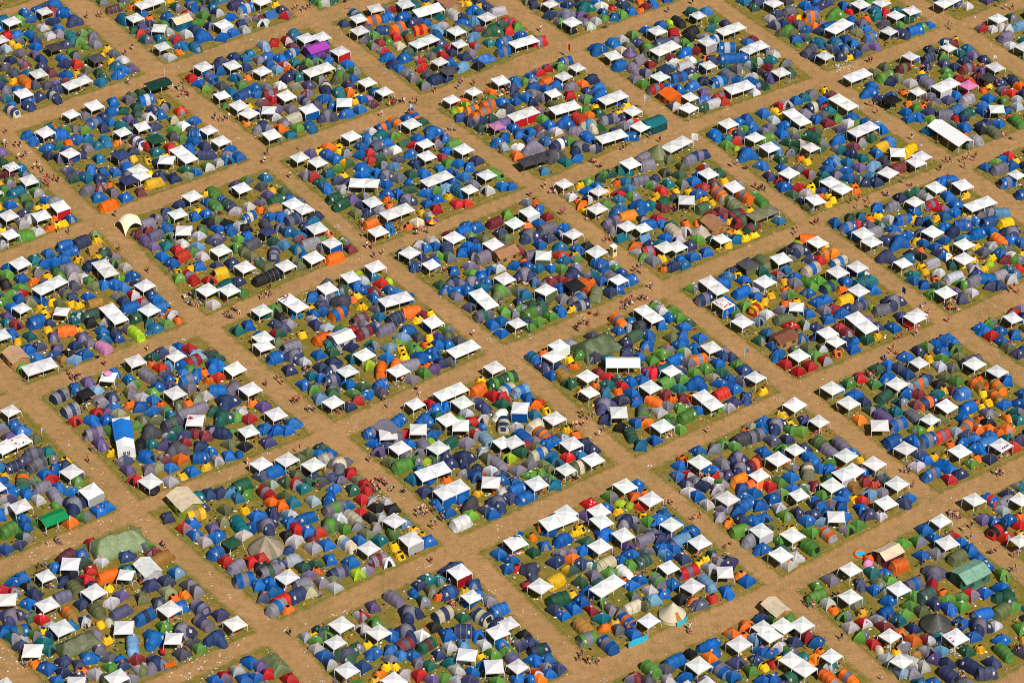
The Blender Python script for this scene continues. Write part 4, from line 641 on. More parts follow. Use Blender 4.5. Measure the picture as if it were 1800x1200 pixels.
(4,10,-1,0,[-484,692,128,111,1120,57,41,620,127,-805,209,308,-103,170,246,-479,-143,123,-551,-844,146,188,-501,35]),
(4,10,14,0,[-289,-352,308]),
(4,11,-1,0,[79,590,44,-305,111,198,-613,-266,26,-565,-312,18]),
(4,14,-1,0,[150,697,214]),
(5,0,-1,0,[-1000,631,50,-157,-677,45,-986,780,115,-427,227,84,-382,262,7,-448,14,34,18,-190,107,219,-915,307,-393,910,328,-195,502,243,26,406,133,-179,1188,219,17,748,305,354,528,35,605,-4,308,101,1192,298,959,332,203,914,1,34,697,1109,44,971,758,321,814,955,210]),
(5,2,-1,0,[-988,522,112,-939,162,132,-361,-571,336,-128,-903,303,-1079,1206,131,-111,-373,312,-58,-360,271,500,-912,307,-165,254,220,219,-70,301,810,-737,214,-129,1196,315,8,813,224,272,517,45,535,9,124,877,-262,349,838,-582,113,717,553,208,568,727,113,833,923,33,865,854,118,990,1210,210,1043,995,147]),
(5,15,-1,0,[-1016,1014,217,-1003,1003,79,-870,893,211,-537,1179,107,-106,1173,189,-91,1173,216,-68,1161,44,-489,1165,106,-308,809,308,-311,791,119,-101,760,39,-372,611,295,-335,627,217,-332,612,317,338,942,115,165,770,215,224,776,138,198,739,216,209,750,116,588,1116,174,620,829,214,679,958,127,901,1024,343,516,759,237,564,576,40,947,855,14,965,576,218,817,1145,37,-890,416,38,-875,421,99,-846,359,125,-835,366,38,-767,309,118,-760,257,319,-794,248,107,-577,465,113,-609,212,210,-587,221,174,-846,97,306,-826,115,175,-791,110,41,-778,106,309,-832,67,148,-825,33,37,-769,29,294,-837,84,38,-588,406,38,-845,194,31,-322,527,310,-170,402,34,-280,134,296,-270,102,108,-146,77,36,-168,62,311,-146,7,13,-248,50,313,-362,97,319,129,493,304,271,459,47,265,440,36,309,473,29,333,473,45,361,445,63,374,435,49,115,262,116,107,93,116,410,197,187,424,163,29,434,110,218,454,118,349,363,378,283,405,369,306,398,294,6,431,317,296,448,327,292,417,336,272,274,253,31,402,507,37,138,408,211,565,488,132,567,473,272,597,455,201,603,444,16,593,430,203,748,308,319,855,459,133,748,226,53,798,285,355,751,212,35,844,248,95,878,253,124,809,247,32,821,230,287,859,221,121,466,137,211,937,267,110,748,380,311,848,392,46,493,181,28,784,345,137,574,292,246,-675,-319,121,-580,-117,141,-550,-380,220,-512,-357,127,-750,-341,290,-847,-380,42,-440,-469,216,-195,-26,201,-192,-39,46,-189,-52,72,-54,-118,293,-57,-425,323,-146,-24,142,100,-56,34,92,-257,111,58,-202,214,746,-145,275,813,-154,24,818,-179,210,805,-194,202,462,-214,245,473,-238,207,707,-331,129,564,-389,33,583,-335,41,709,-253,135,564,-440,39,-810,-862,219,-733,-769,303,-160,-520,237,-146,-535,337,-191,-563,215,-181,-584,215,-311,-777,273,-194,-848,326,-182,-848,67,-226,-799,304,-75,-671,294,-49,-825,38,-210,-880,298,-192,-883,28,102,-527,109,111,-517,228,215,-484,179,300,-606,318,312,-595,292,162,-747,287,95,-678,32,389,-848,39,814,-551,277,552,-722,13,597,-816,303,414,-832,16,-632,-787,303,-644,-664,71,-964,418,179,-974,497,86,-944,342,281,-989,541,19,-873,-3,11,-668,-239,30,-360,-625,118,-829,965,18,-994,867,152,-819,991,299,-807,946,307,-698,579,206,-691,534,210,-762,601,57,-664,593,24,-691,789,213,-727,585,32,-455,478,36,-372,17,24,174,-473,317,386,-910,130,-774,1173,213,-733,1201,214,-711,1184,294,-520,771,130,-444,815,317,-120,455,313,65,264,223,433,-149,129,121,-148,288,457,-518,41,801,-784,21,728,-808,215,663,-909,309,641,-918,60,-177,1164,116,179,473,313,444,406,319,494,39,219,511,116,346,646,12,312,730,-54,224,731,-325,119,890,-208,312,829,-532,201,283,1207,323,525,740,217,684,389,248,854,291,304,807,483,221,778,1187,344,629,975,203,557,1202,35,818,897,41,892,848,43]),
(5,16,-1,0,[-785,1156,248,-745,1110,205,-673,980,222,-528,882,221,-519,713,215,-898,703,220,-858,642,221,-762,642,123,265,1179,22,264,1145,127,390,958,130,428,683,297,728,1110,231,775,823,212,781,781,183,808,770,215,817,781,120,877,667,57,554,586,305,836,713,204,934,834,28,942,926,19,974,734,304,-762,493,2,-852,383,327,-858,350,305,-612,84,308,-596,59,219,-867,181,302,-236,445,121,-472,411,212,-193,355,121,-287,123,30,-356,336,124,-340,331,245,-229,421,208,-323,14,33,200,503,120,42,434,234,125,436,41,29,359,289,323,364,30,347,364,191,401,332,47,21,239,20,277,217,269,143,178,135,581,453,114,646,488,127,650,473,305,750,276,199,769,185,186,596,154,293,495,152,218,666,378,37,490,110,354,-630,-68,315,-603,-186,84,-557,-182,43,-657,-186,120,-536,-94,225,-526,-117,304,-445,-182,291,-156,-81,144,-153,-13,31,-109,-218,131,-109,-391,103,-144,-76,339,76,-69,132,107,-76,96,55,-40,83,183,-148,213,278,-170,270,309,-166,319,145,-130,295,263,-72,306,286,-338,222,220,-426,209,108,-269,206,399,-261,225,412,-336,6,572,-39,196,740,-296,206,810,-113,69,827,-130,109,797,-182,34,799,-226,294,846,-222,217,779,-335,37,462,-346,315,-537,-689,123,-522,-678,53,-665,-859,129,-796,-881,289,-739,-841,216,-788,-892,234,-313,-623,263,-354,-715,131,-116,-686,294,-204,-864,308,48,-516,195,32,-538,37,367,-633,111,287,-694,327,180,-647,220,342,-796,303,362,-779,122,354,-502,158,575,-591,205,508,-716,216,685,-678,27,480,-816,219,832,-488,305]),
(5,17,-1,0,[206,1156,197,695,1139,55,613,770,82,901,823,296,867,729,37,603,-403,294,8,-616,303,23,-658,211,318,-689,32,403,-842,215]),
(6,0,-1,0,[-459,-323,16,-51,-249,230,-607,-832,81]),
(6,6,-1,0,[-1002,1087,19,-984,1076,344,-862,1057,32,-894,980,26,-864,997,76,-812,1162,128,-565,776,170,580,1008,218,781,602,121,672,713,138,757,898,332,-710,190,298,-476,-261,123,-752,-459,223]),
(6,8,-1,0,[-114,755,202,323,1096,220,326,1070,38,433,621,343,-279,203,122,-224,179,230,528,299,35,873,235,305,645,97,29,-137,-287,221,-143,-342,301,178,-451,280,194,-458,313]),
(6,14,-1,0,[-634,-746,23,571,-810,212]),
(6,15,-1,0,[-647,-750,23]),
(6,16,-1,0,[145,-759,111]),
(6,20,-1,0,[-282,802,226,573,-602,306]),
(6,21,-1,0,[627,-819,111]),
(7,0,-1,0,[-498,1124,124,-846,121,48]),
(7,3,-1,0,[244,310,303]),
(7,4,-1,0,[-149,1118,220,202,316,126,217,539,81]),
(7,5,-1,0,[-209,639,131,500,847,41]),
(7,6,-1,0,[177,684,207,-953,446,222]),
(7,7,-1,0,[281,598,228]),
(7,10,-1,0,[255,944,320]),
(7,11,-1,0,[666,-752,128]),
(7,14,-1,0,[350,333,280]),
(7,17,-1,0,[-186,-268,264,669,-660,347]),
(7,17,-1,2,[549,-903,117]),
(7,19,-1,0,[238,972,220]),
(7,21,-1,0,[-766,278,121]),
(8,4,-1,0,[276,695,305]),
(8,5,-1,0,[732,-643,305]),
(8,10,-1,0,[-210,-271,35]),
(8,13,-1,0,[-300,-6,305,-583,-629,35]),
(8,14,-1,0,[-678,1085,305,-538,-461,35,607,-590,305]),
(8,16,-1,0,[314,795,35]),
(8,19,-1,0,[-395,973,305]),
(8,21,-1,0,[-129,1154,35,-13,255,305,375,347,35,479,-6,305,-867,-62,35,416,-725,35]),
(9,-1,-1,0,[-960,1113,35,-1022,1073,39,-771,1084,39,-589,1061,39,-705,972,36,-860,720,43,-819,751,37,-616,895,41,-559,901,36,-963,793,36,-571,788,33,-535,751,39,-513,720,48,-902,653,42,-753,653,38,-717,674,30,-586,659,40,-561,623,40,-846,578,44,-942,868,35,-1036,1000,39,-952,533,40,-710,519,41,-659,553,356,-718,1045,355,-516,1153,42,-281,1124,25,-220,1142,30,-314,1084,34,-310,1035,37,-52,1090,40,-113,1033,38,-106,983,36,-145,912,40,-417,1005,37,-386,1011,37,-346,955,41,-498,879,42,-287,836,38,-445,788,40,-252,799,40,-397,736,32,-464,644,33,-310,638,39,-23,841,32,-76,799,41,-119,773,40,-196,684,41,-167,613,37,-163,568,36,-93,593,40,-405,563,36,-371,548,40,-475,731,357,-329,762,2,79,1142,39,122,1067,40,381,1096,37,295,1033,36,203,939,30,394,989,36,478,961,43,499,977,33,392,901,32,294,857,40,350,783,38,345,741,46,130,890,36,102,857,41,81,793,33,236,731,40,248,674,45,225,543,38,469,633,40,420,684,35,539,1147,42,820,1113,32,786,1096,43,879,966,38,766,1033,45,799,933,43,628,934,41,994,1084,39,1032,972,39,965,895,33,799,799,36,535,874,35,494,598,35,573,598,38,770,547,35,782,568,39,718,1142,37,848,815,36,867,831,40,762,1147,40,738,583,359,948,736,0,-913,484,33,-935,365,38,-874,365,30,-844,398,34,-925,304,39,-702,499,45,-600,431,41,-622,374,34,-509,460,36,-895,213,41,-660,142,42,-533,254,40,-485,200,39,-547,128,42,-508,128,40,-646,67,43,-874,72,44,-901,-9,32,-606,318,0,-802,63,354,-80,455,40,-48,504,40,-261,412,35,-409,407,39,-387,388,36,-360,323,34,-331,277,40,-362,233,39,-411,204,39,-187,245,47,-248,204,34,-107,295,43,-147,209,38,-34,272,38,-293,168,33,-332,133,36,-446,67,39,-247,314,35,-139,33,35,-13,164,38,-438,-14,37,-292,475,356,-266,475,354,98,473,40,163,446,42,159,388,39,32,379,36,5,341,40,113,304,42,242,327,33,213,332,38,281,263,36,302,267,39,156,249,38,192,159,39,384,290,38,418,465,35,372,509,37,408,33,42,61,128,46,8,29,39,376,85,39,456,155,41,327,417,357,57,236,357,526,509,43,798,460,37,850,470,29,601,480,39,621,455,43,567,417,30,753,412,41,561,281,39,711,213,34,647,309,36,661,281,37,776,314,42,490,227,30,590,186,37,627,200,38,623,128,39,715,45,38,778,120,35,720,55,39,824,227,40,829,272,36,888,42,32,556,-1,35,569,-26,42,713,510,47,956,504,39,507,76,355,-855,-226,42,-852,-323,43,-656,-85,33,-586,-68,43,-481,-105,39,-733,-388,47,-694,-440,38,-579,-174,39,-450,-166,39,-599,-415,45,-804,-481,32,-445,-281,32,-828,-308,41,-698,-130,353,-538,-250,357,-436,-39,34,-258,-64,41,-286,-113,39,-197,-113,38,-306,-202,42,-402,-234,35,-418,-370,42,-165,-206,36,-31,-102,38,-109,-250,37,-188,-327,39,-124,-327,44,-17,-312,36,-375,-358,42,-332,-373,43,-85,-202,38,-159,-277,1,-87,-265,0,-35,-418,356,-209,-289,6,82,-39,40,72,-72,43,130,-126,44,132,-174,41,72,-246,39,100,-316,35,135,-358,37,90,-384,39,40,-422,35,349,-43,33,421,-130,43,276,-113,40,238,-158,40,255,-269,36,313,-365,41,411,-399,36,355,-459,40,186,-429,38,229,-462,38,2,-312,36,88,-495,41,142,-492,35,15,-218,353,182,-230,3,551,-162,40,484,-206,42,521,-254,41,576,-202,40,664,-150,44,708,-89,40,804,-93,41,841,-113,41,741,-210,42,710,-250,43,661,-327,44,751,-335,37,822,-320,40,475,-331,40,559,-346,42,567,-388,45,604,-369,44,637,-422,42,529,-425,39,473,-451,31,614,-470,34,444,-358,40,759,-465,35,836,-462,43,550,-399,32,624,-265,358,501,-68,39,-743,-655,35,-662,-693,43,-732,-723,37,-539,-733,44,-434,-767,39,-604,-890,35,-776,-909,39,-831,-838,43,-708,-624,0,-797,-710,4,-606,-777,3,-526,-803,358,-742,-829,359,-667,-903,3,-616,-651,354,-704,-777,37,-84,-644,36,-267,-770,42,-274,-810,40,-65,-703,38,-253,-875,41,-208,-790,42,-231,-585,43,-22,-787,32,-192,-517,48,-163,-564,35,-181,-897,44,-4,-767,34,-358,-658,43,-70,-839,353,-28,-865,6,5,-571,34,142,-581,39,180,-553,34,259,-528,44,303,-571,36,144,-517,38,287,-679,45,214,-760,42,250,-631,36,287,-862,39,9,-865,40,404,-542,36,353,-813,40,391,-777,38,45,-679,47,340,-644,2,541,-638,37,535,-706,35,613,-686,35,699,-517,37,703,-571,31,454,-553,40,432,-603,40,690,-800,34,589,-797,41,494,-842,42,453,-770,39,424,-773,42,401,-793,39,600,-855,46,821,-568,34,529,-506,359,-853,-431,39,-976,443,43,-932,91,45,-1037,1203,38,299,-910,40,267,-917,38,-114,1210,38,607,1203,44]),
(9,2,-1,0,[-748,573,39,306,884,37,-725,484,33,-451,314,38]),
(9,5,-1,0,[-688,628,38,-452,-574,42]),
(9,11,-1,0,[-923,972,34,-832,928,38,-127,879,39,945,852,41,429,213,38]),
(9,12,-1,0,[746,772,38,113,146,34,-732,-178,38]),
(9,20,-1,0,[-30,674,34,903,825,38]),
(10,-1,-1,0,[-628,573,307,-862,836,39,-747,1147,36,-172,1119,28,-178,989,41,-385,884,35,22,720,34,309,966,39,445,1039,34,23,989,34,103,741,30,198,778,36,192,638,29,317,608,42,449,815,31,666,1050,47,687,863,35,680,664,37,554,705,302,650,762,309,901,1153,41,-738,195,300,-708,55,304,-832,142,43,-142,489,36,-209,98,31,-214,379,34,-391,89,312,-51,102,302,363,142,304,243,55,305,874,403,32,619,29,304,-822,-98,32,-105,-170,35,-85,-47,36,-132,-388,31,-101,-437,37,336,-194,304,76,-513,30,151,-679,43,440,-862,314]),
(10,11,-1,0,[41,558,29]),
(11,0,-1,0,[-57,948,35,728,-357,305]),
(11,3,-1,0,[197,-793,35]),
(11,5,-1,0,[-701,830,35,-448,-410,35,-748,-509,35]),
(11,7,-1,0,[466,374,35,-638,-560,35,-678,-799,35,-367,-845,35,148,-22,35]),
(11,7,-1,2,[545,-702,35,594,-678,35]),
(11,8,-1,0,[-656,-288,35]),
(11,12,-1,0,[-543,-816,35]),
(11,13,-1,0,[847,648,305,193,-88,0]),
(11,14,-1,0,[-711,355,35]),
(11,14,-1,2,[253,-729,35]),
(11,16,-1,0,[-757,421,35,-325,249,35,-527,-851,0]),
(11,21,-1,0,[-398,-567,35]),
(12,-1,-1,0,[-874,1115,70,-851,1120,132,-845,1120,127,-768,990,51,-780,968,342,-764,859,239,-696,865,51,-653,859,149,-581,728,51,-570,722,325,-561,722,351,-553,728,351,-983,676,331,-980,635,195,-974,630,157,-958,630,245,-949,630,31,-939,590,250,-946,585,221,-934,595,333,-908,560,317,-912,551,37,-901,551,50,-1055,1161,69,-951,1002,250,-449,1149,172,-444,1155,21,-431,1143,177,-423,1149,241,-417,1155,306,-256,738,268,-196,785,276,-188,785,245,-152,827,339,-99,859,9,-470,600,117,-474,575,214,-476,570,274,-19,605,177,-76,854,192,58,1063,57,322,1138,191,286,646,149,267,661,186,421,560,257,430,565,248,374,1172,205,893,1080,298,898,1069,49,1006,1161,109,1019,1149,52,718,941,177,723,941,10,1033,1149,312,703,780,245,711,775,291,716,748,176,774,656,328,831,575,301,839,575,298,863,575,290,875,585,78,886,580,124,890,590,20,864,555,275,817,546,170,-883,516,175,-877,506,303,-878,492,228,-861,506,53,-741,391,240,-722,279,85,-663,211,222,-785,238,149,-775,238,344,-841,339,162,-822,335,98,-928,321,112,-884,497,345,-869,511,125,-894,536,87,-276,325,170,-267,288,39,-257,288,252,-256,284,357,-253,256,358,-237,266,145,-422,521,28,-206,252,190,-68,15,20,-450,127,324,-443,131,189,-435,136,161,-437,158,307,-354,526,144,35,458,197,62,487,353,93,396,181,98,400,74,173,307,126,179,311,290,184,311,199,223,211,57,228,220,169,236,225,296,235,207,242,249,162,97,254,158,16,233,122,236,238,127,108,243,122,256,460,487,206,470,477,20,478,477,89,473,482,83,563,363,54,569,367,251,524,330,171,528,344,249,636,434,337,653,443,143,647,415,286,668,439,334,669,419,72,777,57,237,901,149,174,907,158,220,913,144,218,689,10,153,715,15,168,681,2,259,-729,-199,89,-707,-313,84,-710,-343,290,-640,-28,173,-443,-347,203,-769,-102,236,-763,-115,267,-755,-115,332,-710,-191,349,-608,-419,40,-766,-374,267,-407,-115,145,-399,-127,319,-376,-179,11,-372,-179,68,-367,-175,195,-348,-203,237,-339,-203,247,-239,-340,247,-220,-175,259,-426,-131,217,-154,-474,55,-147,-470,196,-136,-470,101,-128,-474,2,-145,-467,183,119,-211,233,121,-223,88,121,-243,217,133,-227,113,139,-219,201,147,-270,283,157,-259,309,333,-262,354,104,-247,237,109,-247,194,92,-227,186,807,-374,271,813,-378,153,818,-378,173,666,-408,31,655,-370,106,-760,-617,307,-751,-614,276,-759,-820,311,-347,-774,57,-154,-485,342,-147,-481,254,-140,-481,3,-130,-600,354,-116,-492,255,-126,-503,270,-130,-514,67,-114,-496,245,-263,-771,59,108,-823,120,104,-833,126,119,-840,276,125,-840,320,117,-836,210,134,-840,188,279,-761,21,280,-771,276,210,-610,43,466,-700,131,472,-710,357,477,-707,206,515,-784,335,663,-607,150,746,-543,125,737,-521,191,750,-514,32,803,-624,146,808,-621,113,810,-586,64,688,-869,301,694,-869,206,781,-807,259,786,-817,218,793,-804,81,595,-740,100,607,-757,67,631,-761,226,549,-730,110]),
(13,-1,-1,0,[-667,845,11,-660,835,338,-651,829,323,-645,824,32,-653,819,324,-658,813,92,-642,819,79,-639,813,98,-843,937,54,-828,926,195,-914,653,314,-898,653,56,-844,567,154,-859,577,286,-853,845,219,-238,792,139,-233,798,285,-227,787,150,-219,792,327,-213,792,221,-233,782,199,-107,840,16,-28,824,55,-17,829,244,-11,829,19,-23,819,281,-6,824,80,-130,688,7,-119,688,90,-111,688,1,-345,1180,333,-338,1157,108,-398,888,5,-505,883,131,-488,883,150,-411,622,62,-241,776,62,192,1077,284,153,577,297,158,572,33,163,562,52,169,557,17,208,622,58,214,617,345,220,627,111,378,1071,158,398,998,168,472,987,203,112,745,101,448,552,280,17,745,119,824,915,355,832,910,104,953,851,155,962,856,312,966,845,349,851,627,272,822,642,318,727,792,333,737,782,98,952,668,222,960,668,23,967,658,244,668,1060,343,533,709,182,543,704,52,667,658,205,657,673,24,944,915,166,809,937,29,928,740,150,946,750,294,-589,129,193,-584,133,241,-579,137,339,-571,133,29,-563,129,119,-557,120,260,-564,107,178,-574,107,249,-583,116,243,-702,81,33,-691,72,18,-685,63,64,-678,76,109,-513,81,66,-507,89,103,-499,94,41,-494,89,9,-488,85,189,-500,68,273,-508,72,57,-751,213,34,-762,218,262,-742,195,29,-887,218,50,-900,222,177,-624,213,107,-545,398,283,-557,383,182,-622,369,188,-635,76,135,-552,388,10,-177,346,273,-169,351,181,-161,341,86,-177,332,283,-156,337,15,-278,365,10,-283,360,126,-364,240,174,-359,236,231,-354,240,222,-350,227,80,-143,503,78,-135,508,309,-420,213,299,-20,116,161,-61,111,91,-179,218,260,-46,518,76,-124,213,39,-346,133,10,70,469,300,81,469,229,91,469,275,197,116,304,205,120,176,212,124,140,220,120,79,199,98,127,206,94,65,214,111,264,138,379,304,143,388,73,304,412,5,322,412,316,306,407,18,315,417,126,119,46,43,127,51,332,132,51,52,137,55,45,114,38,38,119,29,233,228,59,339,233,46,138,57,236,298,68,236,328,364,81,63,373,76,238,383,72,211,201,160,349,13,177,21,21,173,0,140,81,25,152,76,74,742,503,9,750,498,14,757,494,107,701,469,321,708,460,283,781,107,213,786,111,321,794,111,139,798,98,218,790,94,352,782,94,324,794,89,270,737,102,144,745,85,92,555,286,336,565,281,307,860,254,134,828,272,146,563,417,147,570,412,72,655,290,125,670,286,38,621,204,351,905,42,11,620,133,64,-726,-51,9,-711,-72,43,-759,-105,92,-752,-100,47,-774,-88,55,-844,-117,84,-824,-105,292,-818,-88,283,-767,-349,181,-820,-368,198,-726,-402,269,-594,-424,213,-539,-261,28,-525,-257,165,-557,-157,73,-549,-161,169,-541,-145,352,-456,-265,71,-724,-22,116,-456,-17,209,-456,-169,237,-573,-55,110,-165,-141,351,-160,-153,168,-212,-193,274,-360,-88,224,-355,-80,13,-300,-201,198,-293,-197,356,-400,-237,235,-393,-237,107,-236,-410,326,-232,-402,241,-227,-398,336,-222,-406,305,-218,-395,210,-213,-398,168,-208,-406,191,-200,-417,115,-229,-417,307,-224,-421,46,-219,-413,356,-206,-395,122,-233,-424,158,-190,-117,219,-157,-276,112,-94,-268,219,-77,-272,20,-342,-368,313,-335,-364,38,-134,-436,314,-179,-421,309,-340,-413,283,-326,-406,270,113,-161,55,122,-169,12,213,-22,320,220,-30,351,225,-38,299,230,-47,68,185,-117,225,277,-113,70,284,-109,116,313,-380,285,323,-380,335,431,-96,4,435,-113,281,106,-284,256,115,-296,251,81,-372,53,95,-383,126,109,-387,268,47,-424,73,258,-447,61,263,-454,172,253,-458,61,271,-465,95,261,-268,56,270,-268,76,316,-372,37,327,-383,148,80,-241,122,198,-100,50,665,-34,94,670,-30,287,674,-38,283,655,-55,227,650,-55,275,619,-96,155,623,-105,230,629,-100,128,616,-100,5,501,-253,188,515,-261,316,524,-261,179,558,-201,325,568,-201,139,731,-338,91,646,-417,57,654,-413,155,845,-113,112,852,-113,40,661,-368,113,665,-372,343,650,-326,281,830,-323,151,474,-189,85,705,-149,179,-739,-548,206,-734,-552,232,-607,-643,10,-600,-647,101,-593,-650,43,-670,-755,23,-663,-759,192,-750,-825,22,-741,-828,178,-736,-835,56,-744,-838,68,-737,-661,288,-540,-739,355,-749,-657,228,-565,-559,221,-659,-755,64,-752,-848,153,-754,-555,320,-166,-577,237,-156,-577,309,-365,-657,200,-276,-818,164,-271,-883,182,-258,-880,359,-95,-705,215,-88,-702,67,-100,-650,334,-9,-779,230,-4,-854,174,-9,-563,351,-5,-566,252,296,-491,79,301,-487,146,308,-487,323,12,-573,242,5,-577,112,135,-691,89,129,-695,90,242,-626,297,248,-629,169,278,-573,65,277,-705,67,285,-715,70,346,-563,53,355,-555,351,285,-860,8,281,-864,5,166,-577,73,215,-622,101,785,-570,47,775,-577,296,569,-873,47,697,-755,351,705,-759,118,511,-681,243,518,-681,355,573,-785,88,577,-789,316,735,-487,119,730,-483,193,450,-765,163,468,-769,195,487,-782,246,597,-605,276,586,-792,137,444,-759,250,430,-769,315,719,-480,184,726,-483,169,479,-480,167])]
ENT=[]
for ki,ca,cb,num,flat_ in DATA:
    k=KINDS[ki]; cols=(COLOURS[ca] if ca>=0 else '')+(COLOURS[cb] if cb>=0 else '')
    for q in range(0,len(flat_),3):
        x,y,a=flat_[q:q+3]; x/=10;y/=10; px,py,d=project(x,y,.6)
        ENT.append(dict(k=k,c=cols,n=str(num) if num else '',x=x,y=y,a=R(a),px=px,py=py,d=d,b=block_of(x,y),vis=-12<px<1812 and -12<py<1212))
KD={'D1':[Kind(make_dome(s,False),M_FAB) for s in range(5)],'D2':[Kind(make_dome(s+20,True),M_FAB) for s in range(5)],'Q':[Kind(make_porch(s),M_FAB) for s in range(4)],
 'P':[Kind(make_big_porch(s),M_FAB) for s in range(3)],'T':[Kind(make_tunnel(s),M_FAB) for s in range(6)],'S':[Kind(make_small(s),M_FAB) for s in range(3)],
 'U':[Kind(make_popup(s),M_FAB) for s in range(2)],'F':[Kind(make_family(s),M_FAB) for s in range(4)],'R':[Kind(make_ridge(s),M_FAB) for s in range(3)],
 'C':[Kind(make_cabin(s),M_FAB) for s in range(3)],'B':[Kind(make_bell(0),M_TARP)],
 'G':[Kind(make_gazebo(1,0),M_POLY,{'leg':M_PAINT}),Kind(make_gazebo(1,.28,1.32),M_POLY,{'leg':M_PAINT}),Kind(make_gazebo(1,0,1.5,True),M_POLY,{'leg':M_PAINT})],
 'H':[Kind(make_gazebo(2,0),M_POLY,{'leg':M_PAINT}),Kind(make_gazebo(2,0,1.5,True),M_POLY,{'leg':M_PAINT})]}
INFO={'D1':('dome_tent','dome tent','tent'),'D2':('two_tone_dome_tent','dome tent','tent'),'Q':('hooded_tent','hooded tent','tent'),'P':('long_dome_tent','long dome tent','tent'),
 'T':('tunnel_tent','tunnel tent','tent'),'S':('small_tent','small tent','tent'),'U':('pop_up_tent','pop-up tent','tent'),'F':('family_tent','three-pod family tent','tent'),
 'R':('ridge_tent','ridge tent','tent'),'C':('cabin_tent','cabin tent','tent'),'B':('bell_tent','bell tent','tent'),'G':('gazebo','gazebo','gazebo'),'H':('double_gazebo','double gazebo','gazebo')}
ORD=['first','second','third','fourth','fifth','sixth','seventh','eighth','ninth','tenth','eleventh','twelfth','thirteenth','fourteenth','fifteenth','sixteenth','seventeenth','eighteenth','nineteenth','twentieth']
ORD+=['twenty-'+o for o in ORD[:9]]+['thirtieth']+['thirty-'+o for o in ORD[:9]]+['fortieth']+['forty-'+o for o in ORD[:9]]
def colour_words(e):
    c=e['c']
    if not c: return 'white'
    if len(c)>1: return WORD[c[0]]+' and '+WORD[c[1]]
    return WORD[c[0]]
SPECIAL=[]; PEOPLE=[]; BYK={}
for e in ENT:
    if e['k']=='X': SPECIAL.append(e); continue
    if e['k'] in 'pq': PEOPLE.append(e); continue
    kk=e['k']
    if kk=='D': kk='D2' if len(e['c'])>1 else 'D1'
    if kk=='R' and e['c'] in ('d','u','e','c') and not e['n']: kk='B'
    if e['n']=='2' and e['k']=='R': SPECIAL.append(e); continue
    e['kk']=kk; BYK.setdefault(kk,[]).append(e)
def tent_extras(e,c1,c2):
    c0=e['c'][:1]; x={}
    dk=tuple(v*.72 for v in c1); lt=tuple(min(.9,v*1.25+.02) for v in c1)
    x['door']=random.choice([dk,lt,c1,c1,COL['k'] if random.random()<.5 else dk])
    x['vent']=jit((.55,.53,.5)) if c0 in 'bBngtl' and random.random()<.7 else (c1 if random.random()<.6 else dk)
    x['cap']=c1; x['sleeve']=random.choice([dk,tuple(v*.5 for v in c1),lt,lt,tuple(v*.5+.16 for v in c1)])
    if random.random()<.3: x['door']=random.choice([(.012,.012,.014),(.25,.25,.27),dk])  # near-black doors paint the dark inside of tents left open
    if random.random()<.3: x['cap']=jit(random.choice([COL['k'],COL['s'],COL['w'],COL['o'],lt]))
    x['hood']=jit(COL['k'],.3) if c0 in 'yro' else dk
    return x
GROUP={'D1':'dome tents in the blocks','D2':'two-tone dome tents in the blocks','Q':'hooded tents in the blocks','P':'long dome tents in the blocks','T':'tunnel tents in the blocks','S':'small one-man tents',
 'U':'pop-up tents','F':'three-pod family tents','R':'ridge tents','C':'cabin tents','B':'bell tents','G':'gazebos over the camps','H':'double gazebos over the camps'}
LIMIT=300; rest=Stuff(); restg=Stuff(); SZ=dict(F=2.2,T=1.6,P=1.6)
